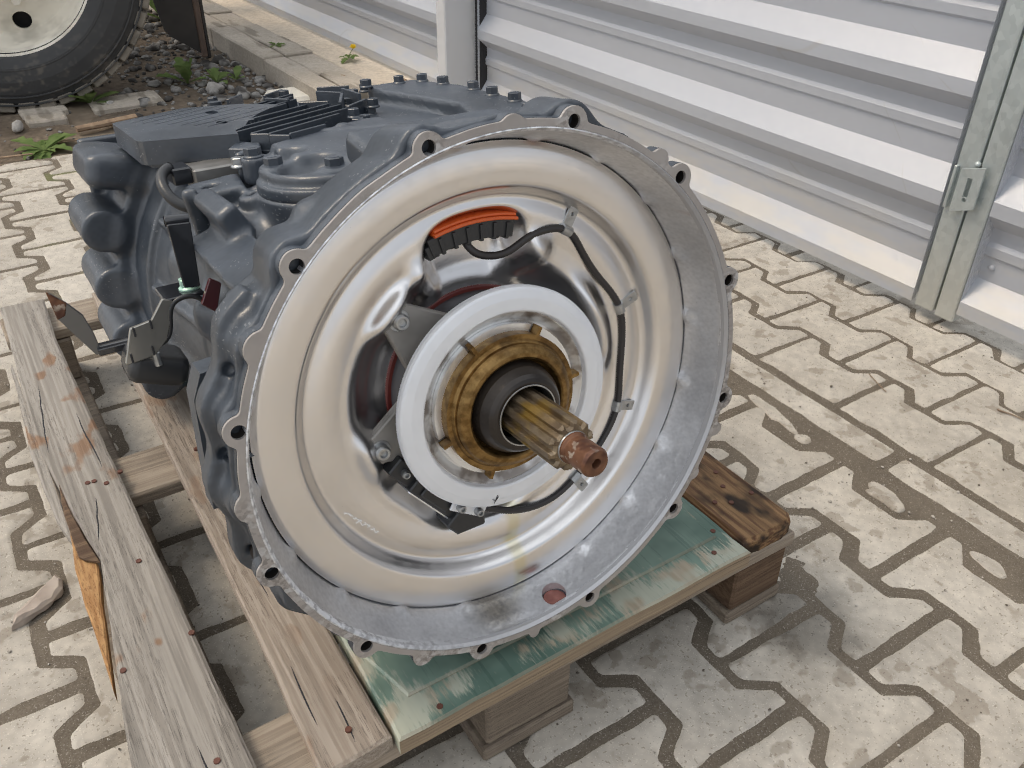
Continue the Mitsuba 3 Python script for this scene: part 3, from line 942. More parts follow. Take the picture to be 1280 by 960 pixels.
# drain hole through the bottom
caps((-.022, .033, -.22), (-.022, .040, -.34), .0135, k=.001, cut=True)


def surface_nets(F, lo, h):
    inside = F < 0
    nx, ny, nz = F.shape
    cell = np.zeros((nx - 1, ny - 1, nz - 1), np.int8)
    corners = [(a, b, c) for a in (0, 1) for b in (0, 1) for c in (0, 1)]
    sl = lambda a, n: slice(a, n - 1 + a)
    for a, b, c in corners:
        cell += inside[sl(a, nx), sl(b, ny), sl(c, nz)]
    act = np.argwhere((cell > 0) & (cell < 8))
    idx = np.full(cell.shape, -1, np.int64); idx[tuple(act.T)] = np.arange(len(act))
    acc, cnt = np.zeros((len(act), 3)), np.zeros(len(act))
    for (a, b, c) in corners:
        for k in range(3):
            if (a, b, c)[k]: continue
            e = [a, b, c]; e2 = list(e); e2[k] = 1
            f0 = F[act[:, 0] + e[0], act[:, 1] + e[1], act[:, 2] + e[2]]; f1 = F[act[:, 0] + e2[0], act[:, 1] + e2[1], act[:, 2] + e2[2]]
            m = (f0 < 0) != (f1 < 0)
            t = np.where(m, f0 / np.where(m, f0 - f1, 1), 0)
            p = np.tile(np.array(e, float), (len(act), 1)); p[:, k] += t
            acc[m] += p[m]; cnt[m] += 1
    V = lo + h * (act + acc / cnt[:, None])
    faces = []
    for k in range(3):
        i, j = [(1, 2), (2, 0), (0, 1)][k]
        s0 = [slice(1, -1)] * 3; s0[k] = slice(0, -1); s1 = list(s0); s1[k] = slice(1, None)
        a, b = inside[tuple(s0)], inside[tuple(s1)]
        e = np.argwhere(a != b); off = np.ones(3, int); off[k] = 0
        e = e + off
        flip = a[tuple((e - off).T)]
        u, w = np.zeros(3, int), np.zeros(3, int); u[i] = 1; w[j] = 1
        q = np.stack([idx[tuple((e - u - w).T)], idx[tuple((e - w).T)], idx[tuple(e.T)], idx[tuple((e - u).T)]], 1)
        q = np.where(flip[:, None], q, q[:, ::-1])
        faces += [q[:, [0, 1, 2]], q[:, [0, 2, 3]]]
    return trimesh.Trimesh(V, np.vstack(faces), process=False)


F[:] = np.maximum(F, ax_[0][:, None, None] + .0128)
F[:] = np.maximum(F, .1538 - (.4434 + .1476 * ax_[0][:, None, None] + .989 * ax_[2][None, None, :]))   # flat where it stands on the pallet
casing = surface_nets(F, LO, H)
trimesh.smoothing.filter_taubin(casing, lamb=.5, nu=.53, iterations=4)
v = casing.vertices
casing.vertices = v + .0007 * (np.stack([meshkit.noise(v * 34 + k * 7.7) for k in range(3)], -1) - .5)
gput('casing', casing, 'paint', 60)

# ---- valve cover, a casting of its own on the turret
new_field([-.54, -.16, .14], [-.18, .14, .24], .0026)
VC = Polygon([(-.392, -.082), (-.430, -.010), (-.462, .060), (-.455, .085), (-.400, .078), (-.345, .044), (-.285, .000), (-.236, -.040), (-.258, -.058), (-.285, -.070), (-.300, -.082), (-.330, -.088)])
cyl((-.285, -.048, .181), 2, .082, .007, r=.002, k=0)
cyl((-.285, -.048, .190), 2, .074, .010, r=.004, k=.004)
prism2d(VC, .170, .2085, .0055, .014)
VB = [(-.372, -.108), (-.301, -.107), (-.246, -.060)]
for x, y in VB:
    cyl((x, y, .186), 2, .0145, .0145, r=.002, k=.012)
    blk((x - .012, y + .014, .184), (.012, .012, .013), rot=(0, 0, 35), r=.003, k=.010)
caps((-.335, -.100, .203), (-.335, -.080, .206), .018, k=.008, cut=True)
caps((-.272, -.090, .203), (-.276, -.070, .207), .020, k=.008, cut=True)
blk((-.40, .03, .2085), (.004, .05, .002), rot=(0, 0, -30), r=.001, k=.004)
cyl((-.425, .020, .2085), 2, .008, .004, r=.001, k=.004)
vcov = surface_nets(F, LO, H)
trimesh.smoothing.filter_taubin(vcov, lamb=.5, nu=.53, iterations=4)
vk = gput('valve_cover', vcov, 'paint', 50)


def hex_bolt(loc, parent, r=.0098, h=.0085, bs='paint', yaw=0):
    w = revolve(round_prof([(.0002, 0), (r * 1.16, 0), (r * 1.16, .0018), (r * .98, .0034), (.0002, .0034)], .0005), 24)
    hx = prism_bevel(hexagon(r), h, r * .10, r * .09); hx.vertices[:, 2] += .003
    dm = trimesh.creation.cylinder(radius=r * .55, height=.0008, sections=16); dm.apply_translation((0, 0, h + .0030))
    w.vertices = w.vertices[:, [1, 2, 0]]
    t = cat([w, hx, dm]); t.apply_transform(trimesh.transformations.rotation_matrix(yaw, [0, 0, 1])); t.apply_translation(loc)
    return gput('bolt', t, bs, 25, parent)


def hexagon(r):
    return Polygon([(r * math.cos(math.radians(60 * k)), r * math.sin(math.radians(60 * k))) for k in range(6)])


for i, (x, y) in enumerate(VB):
    hex_bolt((x, y, .2000), vk, yaw=.3 + i)
# bolts along the far edges of the top deck
for i, (x, y, z) in enumerate([(-.675, .158, .2165), (-.665, .208, .2165), (-.650, .240, .2165), (-.592, .246, .2165), (-.50, .246, .2165), (-.43, .236, .2165), (-.36, .228, .2165), (-.275, .195, .2165), (-.549, .108, .197), (-.487, .073, .197), (-.47, .058, .197), (-.655, .118, .197)]):
    hex_bolt((x, y, z - .001), box_, .0085, .009, yaw=i * .7)

# ---- control unit cover with cooling fins
CZ = .2150
FD = np.array([-.49, .872]); FP = np.array([.872, .49])
plate = Polygon([(-.692, -.198), (-.684, -.205), (-.512, -.205), (-.500, -.200), (-.452, -.100), (-.478, -.096), (-.500, -.078), (-.545, -.060), (-.585, -.035), (-.640, .010), (-.700, -.030), (-.738, -.100)])
for (x, y, r) in ((-.555, -.092, .0085), (-.655, -.080, .010)):
    plate = plate.difference(aff.scale(Point(x, y).buffer(r), 1.5, .8))
flat = plate
for k in range(7):                                                    # fine grooves that continue the fins
    o = np.array([-.672, -.19]) + FP * (.024 * k + .01)
    flat = flat.difference(LineString([o, o + FD * .13]).buffer(.0011, cap_style='flat'))
gm = max(flat.geoms, key=lambda q: q.area) if flat.geom_type == 'MultiPolygon' else flat
low = extrude(plate, .0255); low.vertices[:, 2] += CZ - .0280
cc = gput('control_cover', cat([low]), 'paint', 25)
t = extrude(flat, .0030); t.vertices[:, 2] += CZ - .0030
gput('grooved_plate', t, 'paint', 25, cc)
floor_ = Polygon([(-.455, -.100), (-.395, -.060), (-.418, .000), (-.460, .070), (-.545, .112), (-.690, .150), (-.800, .060), (-.800, -.040), (-.738, -.100), (-.692, -.195), (-.51, -.195)])
t = extrude(floor_, .014); t.vertices[:, 2] += .1815
gput('cover_base', t, 'paint', 25, cc)


def fin(a, b, z0=.194, z1=CZ, w=.0032):
    a, b = np.array(a), np.array(b)
    t = prism_bevel(LineString([a, b]).buffer(w / 2, cap_style='flat'), z1 - z0, .0006); t.vertices[:, 2] += z0
    return gput('fin', t, 'paint', 25, cc)


for a, b in (((-.553, -.100), (-.640, .020)), ((-.530, -.094), (-.608, .048)), ((-.489, -.101), (-.582, .062)), ((-.469, -.097), (-.558, .070)), ((-.443, -.087), (-.520, .066)), ((-.423, -.071), (-.486, .040)), ((-.400, -.054), (-.424, -.002)),
             ((-.600, -.056), (-.670, .045)), ((-.632, -.046), (-.702, .050)), ((-.665, -.030), (-.73, .060))):
    fin(a, b)
for a, b, z1 in (((-.582, .062), (-.610, .030), .218), ((-.558, .070), (-.640, .105), .218), ((-.640, .105), (-.690, .085), .219), ((-.520, .066), (-.560, .108), .217), ((-.655, .03), (-.70, .01), .218), ((-.443, -.087), (-.425, -.071), .214), ((-.400, -.054), (-.423, -.071), .213),
                 ((-.61, .12), (-.69, .125), .218), ((-.73, .10), (-.70, .14), .219), ((-.74, .02), (-.78, .06), .217), ((-.76, -.03), (-.795, .0), .216)):
    fin(a, b, .19, z1, .0042)
for i, (x, y) in enumerate([(-.79, -.045), (-.755, .055), (-.72, .122), (-.66, .130), (-.70, .165), (-.545, .112), (-.486, .060)]):
    hex_bolt((x, y, .2060), cc, .0080, .009, yaw=i)
t = cyl_ = trimesh.creation.cylinder(radius=.010, height=.022, sections=20); t.apply_translation((-.735, -.055, .207)); gput('screw_post', t, 'paint', 30, cc)
t = trimesh.creation.cylinder(radius=.007, height=.018, sections=20); t.apply_translation((-.545, -.060, .206)); gput('screw_post', t, 'paint', 30, cc)
# corner piece between cover and valve cover, plugs below the cover
cp_ = unary_union([LineString([(-.478, -.104), (-.504, -.082), (-.474, -.076), (-.414, -.092), (-.392, -.118)]).buffer(.005), Polygon([(-.470, -.098), (-.43, -.120), (-.40, -.100), (-.43, -.084)])])
t = prism_bevel(Polygon(cp_.exterior), .036, .0015); t.vertices[:, 2] += .168; gput('corner_piece', t, 'paint', 25)
b = hex_bolt((-.385, -.122, .190), box_, .0085, .008, 'zinc')
t = cbox((-.47, -.188, .172), (-.43, -.165, .191), .002); gput('cable_plug', t, 'gloss_black', 25)
t = cbox((-.47, -.166, .160), (-.42, -.085, .188), .002); gput('plug_socket', t, 'grey_steel', 25)
t = tube(smooth_line([(-.44, -.186, .192), (-.43, -.198, .188), (-.41, -.203, .176), (-.395, -.196, .162), (-.385, -.180, .154), (-.375, -.160, .152), (-.37, -.135, .150)], 40), .0062, 12)
gput('hose', t, 'black_plastic', True)

# ---- brackets on the left flank
def plate_x(pts, x, th, bs, key, parent=box_, bev=.0008, rnd=.002):
    pg = Polygon(pts).buffer(-rnd).buffer(rnd, quad_segs=4)
    t = along_x(prism_bevel(pg, th, bev)); t.vertices[:, 0] += x
    return gput(key, t, bs, 25, parent)


tb = plate_x([(-.2265, .164), (-.2035, .162), (-.2085, .094), (-.2245, .096)], -.300, .004, 'gloss_black', 'bracket_tab')
t = tube(np.array([(-.306, -.2262, .1655), (-.306, -.2036, .1635)]), .0058, 14); gput('rolled_edge', t, 'gloss_black', True, tb)
br = plate_x([(-.300, .029), (-.286, .067), (-.264, .0705), (-.2485, .090), (-.238, .0855), (-.246, .064), (-.254, .046), (-.269, .032)], -.300, .004, 'gloss_plate', 'sensor_bracket')
t = cbox((-.345, -.2475, .084), (-.2965, -.2060, .0885), .0012); gput('bracket_ledge', t, 'gloss_black', 25, br)
t = tube(smooth_line([(-.300, -.262, .0415), (-.2985, -.246, .064), (-.2975, -.238, .083), (-.2975, -.228, .0865), (-.2975, -.214, .0830), (-.2975, -.208, .0760)], 24), .0028, 8); gput('bracket_edge', t, 'black_plastic', True, br)
for (y, z) in ((-.292, .0355), (-.270, .0385), (-.2655, .0665), (-.283, .0625)):
    t = cbox((-.2975, y - .0011, z - .0050), (-.2945, y + .0011, z + .0050), .0004); gput('slot', t, 'dark_gap', False, br)
b = hex_bolt((-.315, -.2165, .0885), br, .0098, .0090, 'green_zinc'); say(b, 'green plated flange bolt')
rf = plate_x([(-.2145, .080), (-.2005, .1055), (-.1900, .0975), (-.2010, .068), (-.2060, .0720)], -.284, .005, 'gloss_red', 'bracket_fin'); say(rf, 'dark red glossy fin')
pts = [(-.3485, .1055), (-.333, .0885), (-.3215, .0720), (-.3165, .050), (-.3150, .0340), (-.2800, .0345), (-.2800, .0255), (-.3205, .0255), (-.3355, .0540), (-.3455, .0740)]
hk = plate_x(pts, -.362, .0045, 'gloss_dark', 'hook_bracket', rnd=.0015)
t = cbox((-.372, -.318, .0258), (-.350, -.270, .0335), .001); gput('hook_foot', t, 'gloss_black', 25, hk)
r_ = plate_x([(-.3492, .1062), (-.3335, .0892), (-.3380, .0765), (-.3462, .0738)], -.3575, .0014, 'rust_metal', 'rusty_end', hk, rnd=.0006); say(r_, 'rusty bare end')
t = rbox(.06, .062, .034, .010); t.apply_transform(trimesh.transformations.rotation_matrix(math.radians(-22), [1, 0, 0])); t.apply_translation((-.33, -.268, .010)); gput('sensor_housing', t, 'black_plastic', 35)
t = trimesh.creation.cylinder(radius=.004, height=.014, sections=16); t.apply_translation((-.300, -.268, .026)); gput('stud', t, 'zinc', 30)
arch = Polygon([(-.286, -.06), (-.279, .052), (-.2685, .0755), (-.2515, .0765), (-.2425, .063), (-.2400, -.06)]).difference(Polygon([(-.281, -.07), (-.2745, .050), (-.2655, .0690), (-.2535, .0700), (-.2475, .059), (-.246, -.07)]))
t = along_x(extrude(arch, .030)); t.vertices[:, 0] -= .145; t.vertices[:, 1] += .012; gput('strap_bracket', t, 'paint', 25)
t = trimesh.creation.torus(.012, .004, 20, 10); t.apply_transform(trimesh.transformations.rotation_matrix(math.pi / 2, [0, 1, 0])); t.apply_translation((-.775, -.252, .085)); gput('lifting_eye', t, 'paint', 35)

# ---- flange of bare metal: outline with ears round the bolt holes
prof = Point(0, 0).buffer(.2655, quad_segs=90)
ears = [Point(.2640 * math.cos(a), .2640 * math.sin(a)).buffer(.0136, quad_segs=8) for a in HOLES]
for a, r, w in ((52, .264, .0100), (-23, .268, .008), (-120, .266, .0105), (-91, .268, .006), (-35, .264, .007), (88, .258, .0125), (150, .2580, .0160), (180, .2590, .0140)):
    a = math.radians(a); ears.append(Point(r * math.cos(a), r * math.sin(a)).buffer(w, quad_segs=6))
outl = unary_union([prof] + ears).buffer(.005, quad_segs=4).buffer(-.010, quad_segs=4).buffer(.005, quad_segs=4)
th = np.arctan2(*np.array(outl.exterior.coords).T[::-1])
oc = np.array(outl.exterior.coords)
oc = oc * (1 + .0032 * (meshkit.noise(np.c_[oc * 38, oc[:, :1] * 0]) - .5) + .0012 * (meshkit.noise(np.c_[oc * 150, oc[:, :1] * 0]) - .5))[:, None]
outl = Polygon(oc).buffer(0)
fl = outl.difference(Point(0, 0).buffer(.2592, quad_segs=90))
for a in HOLES:
    fl = fl.difference(Point(.2651 * math.cos(a), .2651 * math.sin(a)).buffer(.0062, quad_segs=8))
m_ = m3.Manifold(m3.Mesh(*(lambda t: (np.asarray(t.vertices, np.float32), np.asarray(t.faces, np.uint32)))(extrude(fl, .0030))))
flange = along_x(tm(m_)); flange.vertices[:, 0] -= .0030
gput('bell_flange', flange, 'flange_metal', 25)
rm = along_x(extrude(Polygon(fl.exterior).buffer(.0003).difference(Point(0, 0).buffer(.2600, quad_segs=90)), .0118)); rm.vertices[:, 0] -= .0150
rm = tm(man(rm) - man(cat([xform(along_x(trimesh.creation.cylinder(radius=.0070, height=.05, sections=20)), loc=(0, .2651 * math.cos(a), .2651 * math.sin(a))) for a in HOLES])))
gput('flange_rim', rm, 'paint', 25)
for a in HOLES:                                                       # bores go on into the bosses
    c, s = .2651 * math.cos(a), .2651 * math.sin(a)
    b = revolve([(.0062, -.003), (.0075, -.003), (.0075, -.05), (.0002, -.05), (.0002, -.046), (.0062, -.046)], 20)
    b.apply_translation((0, c, s)); gput('bolt_bore', b, 'dark_steel', 25)
# worn bright chamfer along the mouth
ch = revolve([(.2592, -.0004), (.2592, -.012), (.2556, -.012), (.2556, -.0032), (.2580, .0004)], 240)
v = ch.vertices; rad = np.hypot(v[:, 1], v[:, 2])
ch.vertices = v + np.c_[.0004 * (meshkit.noise(v * 90) - .5), 0 * rad, 0 * rad]
gput('mouth_edge', ch, 'edge_metal', 30)
# inner wall with the bumps of the casing screws, and the drain hole
A_N, R_N = 300, 26
xs = np.linspace(-.008, -.0585, R_N)
aa = np.arange(A_N) * 2 * np.pi / A_N
XX, AA = np.meshgrid(xs, aa, indexing='ij')
RR = .2556 - .0128 * np.clip((-.010 - XX) / .044, 0, 1) ** 1.15
for b0 in np.radians(np.arange(4, 364, 18.0)):
    if abs(((b0 + math.radians(83)) + math.pi) % (2 * math.pi) - math.pi) < .16: continue
    da = (AA - b0 + np.pi) % (2 * np.pi) - np.pi
    RR -= .0036 * np.exp(-(da / .026) ** 2 - ((XX + .0485) / .008) ** 2)
da = (AA + math.radians(96) + np.pi) % (2 * np.pi) - np.pi
RR -= .0035 * np.exp(-(da / .13) ** 4 - ((XX + .03) / .020) ** 4)    # flat pad beside the drain
RR += .0010 * (meshkit.fbm(np.stack([XX * 50, RR * np.cos(AA) * 30, RR * np.sin(AA) * 30], -1), 3, 4) - .5)
vi = np.stack([XX, RR * np.cos(AA), RR * np.sin(AA)], -1).reshape(-1, 3)
vo = np.stack([XX, .2578 * np.cos(AA), .2578 * np.sin(AA)], -1).reshape(-1, 3)
i, j = np.meshgrid(np.arange(R_N - 1), np.arange(A_N), indexing='ij')
q = np.stack([i * A_N + j, i * A_N + (j + 1) % A_N, (i + 1) * A_N + (j + 1) % A_N, (i + 1) * A_N + j], -1).reshape(-1, 4)
n_ = len(vi)
ends = []
for r_ in (0, R_N - 1):
    k = r_ * A_N + np.arange(A_N); k2 = r_ * A_N + (np.arange(A_N) + 1) % A_N
    e = np.stack([k, k2, k2 + n_, k + n_], 1)
    ends.append(e[:, ::-1] if r_ == 0 else e)
qq = np.vstack([q, q[:, ::-1] + n_] + ends)
wall = trimesh.Trimesh(np.vstack([vi, vo]), np.vstack([qq[:, [0, 1, 2]], qq[:, [0, 2, 3]]]), process=False)
if wall.volume < 0: wall.invert()
drill = trimesh.creation.cylinder(radius=.0135, height=.06, sections=32); drill.apply_translation((-.022, .036, -.255))
wall = tm(man(wall) - man(drill))
gput('bell_wall', wall, 'cast_metal', 35)
pl = trimesh.creation.cylinder(radius=.0132, height=.004, sections=28); pl.apply_translation((-.022, .0375, -.2575))
gput('drain_plug', pl, 'plug_red', 30)

# ---- pressed sheet-metal dish
A_N, R_N = 420, 150
rs = np.linspace(.2418, .070, R_N); aa = np.arange(A_N) * 2 * np.pi / A_N
RR, AA = np.meshgrid(rs, aa, indexing='ij')


def sst(a, b, x):
    t = np.clip((x - a) / (b - a), 0, 1); return t * t * (3 - 2 * t)


def adist(a0):
    return np.degrees((AA - math.radians(a0) + np.pi) % (2 * np.pi) - np.pi)


D = -.0525 + .0045 * sst(.2418, .2375, RR) + .0012 * np.sin(np.pi * np.clip((.240 - RR) / .036, 0, 1))
D -= .0165 * sst(.2045, .1905, RR)
D += .0030 * np.sin(np.pi * np.clip((.190 - RR) / .034, 0, 1))
rb = .1490 + .033 * np.exp(-(adist(90) / 20.) ** 6) - .010 * np.exp(-(adist(40) / 26.) ** 4) - .010 * np.exp(-(adist(5) / 18.) ** 2) + .010 * np.exp(-(adist(-106) / 22.) ** 4) + .005 * np.exp(-(adist(-60) / 14.) ** 2) + .004 * np.exp(-(adist(160) / 20.) ** 2)
w = .034 + .012 * np.exp(-(adist(170) / 40.) ** 2) - .020 * np.exp(-(adist(90) / 21.) ** 6)
D -= (.036) * sst(0, 1, (rb - RR) / w)
D += .004 * sst(.124, .104, RR)
for a0, sa, r0, sr, h in ((132, 11, .133, .018, .017), (-166, 11, .128, .018, .015), (15, 22, .122, .022, .020), (-62, 18, .124, .020, .016), (66, 7, .135, .024, .012), (112, 6, .13, .028, .012)):
    D += h * np.exp(-(adist(a0) / sa) ** 4 - ((RR - r0) / sr) ** 4)
D += .0012 * (meshkit.fbm(np.stack([RR * np.cos(AA) * 14, RR * np.sin(AA) * 14, 0 * RR], -1), 2, 6) - .5)
from scipy.ndimage import gaussian_filter
D = gaussian_filter(D, (1.5, 2.0), mode=('nearest', 'wrap'))
v = np.stack([D, RR * np.cos(AA), RR * np.sin(AA)], -1).reshape(-1, 3)
i, j = np.meshgrid(np.arange(R_N - 1), np.arange(A_N), indexing='ij')
q = np.stack([i * A_N + j, i * A_N + (j + 1) % A_N, (i + 1) * A_N + (j + 1) % A_N, (i + 1) * A_N + j], -1).reshape(-1, 4)
dish = trimesh.Trimesh(v, np.vstack([q[:, [0, 1, 2]], q[:, [0, 2, 3]]]), process=False)
if dish.face_normals[:, 0].mean() < 0: dish.invert()
dish_k = gput('dish', dish, 'dish_metal', True)
say(dish_k, 'polished pressed metal dish inside the bell housing')
DD = lambda r, a: float(D[np.argmin(abs(rs - r)), int(round((a % 360) / 360 * A_N)) % A_N])


def pol(r, a, x):
    return np.array([x, r * math.cos(math.radians(a)), r * math.sin(math.radians(a))])


# white scribble on the dish
rg = np.random.default_rng(8)
pts = np.array([(-.166 + .028 * t + .0011 * rg.normal(), -.080 - .034 * t + .0018 * math.sin(t * 46) + .0006 * rg.normal()) for t in np.linspace(0, 1, 52)])
p3 = np.array([(DD(np.hypot(*p), math.degrees(math.atan2(p[1], p[0]))) + .0006, *p) for p in pts])
for s0, s1 in ((0, 11), (12, 20), (21, 30), (31, 38), (39, 51)):
    gput('paint_mark', tube(p3[s0:s1], .00042, 5), 'ink_white', True)

# ---- release bearing: tube, pale ring, bronze retainer, sleeve
gput('carrier_tube', revolve(round_prof([(.080, -.135), (.0930, -.135), (.0930, -.050), (.080, -.050)], .002), 120), 'black_tube', 40)
gput('seal_ring', revolve(round_prof([(.090, -.128), (.0980, -.128), (.0980, -.094), (.090, -.094)], .002), 120), 'seal_red', 40)
gput('release_ring', revolve(round_prof([(.086, -.046), (.1075, -.046), (.1140, -.037), (.1146, -.0315), (.1138, -.0282), (.1115, -.0268), (.1040, -.0250), (.0925, -.0246), (.0905, -.0262), (.0895, -.032), (.086, -.034)], .0011), 180), 'ring_metal', 40)
gput('ring_recess', revolve(round_prof([(.060, -.052), (.0898, -.052), (.0898, -.0300), (.0870, -.0325), (.0800, -.0375), (.060, -.0400)], .0008), 160), 'ring_worn', 40)
TABS = (62, 118, 196, 248, 300, 6)
ann = Point(0, 0).buffer(.0775, quad_segs=40).difference(Point(0, 0).buffer(.0620, quad_segs=40))
for a in TABS:
    c, s = math.cos(math.radians(a)), math.sin(math.radians(a))
    ann = ann.difference(LineString([(.06 * c, .06 * s), (.09 * c, .09 * s)]).buffer(.0036, cap_style='flat'))
for gm in ann.geoms:
    t = along_x(extrude(gm, .006)); t.vertices[:, 0] -= .0375
    gput('spring_plate', t, 'tab_metal', 25)
ret = Point(0, 0).buffer(.0705, quad_segs=60)
for a in TABS:
    c, s = math.cos(math.radians(a)), math.sin(math.radians(a))
    ret = ret.union(LineString([(.06 * c, .06 * s), (.0790 * c, .0790 * s)]).buffer(.0019, cap_style='flat'))
ret = ret.difference(Point(0, 0).buffer(.056, quad_segs=40))
t = along_x(extrude(ret, .0110)); t.vertices[:, 0] -= .0315
gput('retainer_ring', t, 'bronze', 25)
gput('bronze_step', revolve(round_prof([(.052, -.040), (.0665, -.040), (.0665, -.0215), (.0640, -.0175), (.052, -.0175)], .0010), 140), 'bronze', 40)
gput('bearing_ring', revolve(round_prof([(.044, -.045), (.0628, -.045), (.0628, -.0150), (.0605, -.0115), (.0560, -.0090), (.0520, -.0085), (.0495, -.0105), (.0480, -.018), (.044, -.022)], .0010), 140), 'bronze', 40)
gput('guide_sleeve', revolve(round_prof([(.0295, -.10), (.0462, -.10), (.0462, -.020), (.0440, -.006), (.0395, .0030), (.0365, .0065), (.0335, .0080), (.0305, .0082), (.0295, .006)], .0010), 120), 'dark_steel', 40)
gput('sleeve_lip', revolve(round_prof([(.0290, -.01), (.0302, -.01), (.0310, .0088), (.0294, .0088)], .0003), 100), 'zinc', 40)
# ---- splined shaft
pts = []
for i in range(10):
    a0 = 2 * math.pi * i / 10 + .12
    for da, r in ((-.200, .0188), (-.185, .0192), (-.155, .0232), (-.135, .0240), (.135, .0240), (.155, .0232), (.185, .0192), (.200, .0188), (.314, .0185)):
        pts.append((r * math.cos(a0 + da), r * math.sin(a0 + da)))
sp = Polygon(pts)
body = prism_bevel(sp, .180, .0022, .0030); body.vertices[:, 2] -= .100
sh = gput('input_shaft', along_x(body), 'shaft_metal', False)
gput('pilot_tip', revolve(round_prof([(.0002, .070), (.0150, .070), (.0150, .0835), (.0128, .0855), (.0128, .0935), (.0138, .0945), (.0138, .1120), (.0118, .1150), (.0046, .1150), (.0034, .108), (.0002, .106)], .0005), 80), 'rust_metal', 40, sh)
gput('collar', revolve(round_prof([(.012, .0785), (.0152, .0785), (.0156, .0800), (.0152, .0815), (.012, .0815)], .0004), 80), 'zinc', 40, sh)

# ---- mounting ears of the carrier tube with their screws
def pan_screw(r=.0078):
    b = revolve(round_prof([(.0002, -.004), (r, -.004), (r, .003), (r * .82, .0055), (r * .5, .0055), (r * .46, .002), (.0002, .002)], .0004), 28)
    return b


for a, rr in ((132, .1305), (-166, .1245)):
    c, s = math.cos(math.radians(a)), math.sin(math.radians(a))
    ear = unary_union([Point(rr * c, rr * s).buffer(.0165, quad_segs=8), Polygon([(.085 * math.cos(math.radians(a + d)), .085 * math.sin(math.radians(a + d))) for d in (-26, 26)] + [(rr * c - .0155 * s * k + .002 * c, rr * s + .0155 * c * k + .002 * s) for k in (1, -1)])]).buffer(-.004).buffer(.004, quad_segs=3)
    xe = DD(rr, a) + .0035
    t = along_x(prism_bevel(ear, .010, .0014)); t.vertices[:, 0] += xe - .010
    gput('mounting_ear', t, 'ear_steel', 25)
    b = pan_screw(); b.apply_translation(pol(rr, a, xe + .0045)); gput('screw', b, 'zinc', 35)
    gput('washer', xform(revolve(round_prof([(.004, -.0778), (.0102, -.0778), (.0102, -.0758), (.004, -.0758)], .0003), 28), loc=pol(rr, a, xe + .0775)), 'zinc', 35)

# ---- cable grommet with the orange seal on top, cable and clips
def arc_block(a0, a1, r0, r1, x0, x1, n=18, rr=.0012):
    P_ = []
    pg = round_prof([(r0, x0), (r1, x0), (r1, x1), (r0, x1)], rr)
    if not Polygon(pg).exterior.is_ccw: pg = pg[::-1]
    m = len(pg); V = []
    for a in np.radians(np.linspace(a0, a1, n)):
        V.append(np.c_[pg[:, 1], pg[:, 0] * np.cos(a), pg[:, 0] * np.sin(a)])
    V = np.vstack(V); k = np.arange(m); k2 = (k + 1) % m; Fc = []
    for s in range(n - 1):
        Fc += [np.stack([s * m + k, (s + 1) * m + k, (s + 1) * m + k2], 1), np.stack([s * m + k, (s + 1) * m + k2, s * m + k2], 1)]
    cp = np.asarray(m3.triangulate([np.ascontiguousarray(pg)]))
    Fc += [cp, cp[:, ::-1] + (n - 1) * m]
    t = trimesh.Trimesh(V, np.vstack(Fc), process=False)
    if t.volume < 0: t.invert()
    return t


gr = gput('cable_grommet', arc_block(75.5, 107, .152, .1690, -.100, -.0645), 'black_plastic', 30)
gput('orange_seal', arc_block(75, 104.5, .1685, .1718, -.095, -.0610, rr=.0016), 'seal_orange', 40, gr)
gput('orange_seal', arc_block(75.5, 104, .1719, .1748, -.095, -.0635, rr=.0014), 'seal_orange', 40, gr)
for a in np.linspace(78, 103, 6):
    gput('rib', arc_block(a - .55, a + .55, .1505, .1665, -.078, -.0625, 3), 'black_plastic', 30, gr)
gput('latch', arc_block(104.5, 108.5, .150, .163, -.090, -.066, 4), 'black_plastic', 30, gr)
for a in (81, 99):
    gput('screw', xform(along_x(trimesh.creation.cylinder(radius=.0035, height=.012, sections=14)), loc=pol(.1535, a, -.074)), 'dark_steel', 30, gr)

cab = [(-.0085, .1560, -.078), (-.0080, .150, -.071), (-.0046, .1430, -.066), (.0115, .1348, -.064), (.0308, .1344, -.063), (.0519, .1431, -.062), (.0749, .1475, -.0605), (.0961, .1425, -.0600), (.1133, .1191, -.0610), (.1349, .0845, -.0615), (.1590, .0474, -.0600), (.1640, .0092, -.0615), (.1600, -.0372, -.0615), (.1550, -.0701, -.0600), (.1390, -.1002, -.0605), (.1183, -.1230, -.0610), (.0957, -.1400, -.0600), (.0681, -.1545, -.0605), (.0363, -.1565, -.0605), (.0062, -.1470, -.0590), (-.0225, -.1300, -.0570)]
cpts = smooth_line([(x, y, z) for y, z, x in cab], 150)
gput('sensor_cable', tube(cpts, .0037, 10), 'rubber', True)
for (cy, cz), out in (((.0965, .1420), 60), ((.1590, .0470), 16.5), ((.1555, -.0690), -22), ((.0945, -.1405), -57)):
    c_ = np.array([-.060, cy, cz])
    i_ = np.argmin(np.linalg.norm(cpts - c_, axis=1)); tan = cpts[i_ + 1] - cpts[i_ - 1]; tan /= np.linalg.norm(tan)
    rad_ = np.array([0, math.cos(math.radians(out)), math.sin(math.radians(out))]); c_ = cpts[i_]
    band = tube(np.array([c_ - tan * .0056, c_ + tan * .0056]), .0052, 12)
    M = basis(tan, rad_, c_)
    strap = sbox(-.0056, .0035, .0056, .0250).buffer(-.0012).buffer(.0012).difference(Point(0, .0165).buffer(.0021))
    st = extrude(strap, .0022); st.vertices[:, 2] -= .0030 if M[0, 2] > 0 else -.0008
    st.apply_transform(M)
    gput('cable_clip', cat([band, st]), 'zinc', 25)

# ---- sensor block at the lower left of the ring
sd = np.array([.0, .63, -.777]); sd /= np.linalg.norm(sd)
sn = np.array([.0, .777, .63])
so = np.array([-.062, -.108, -.052])


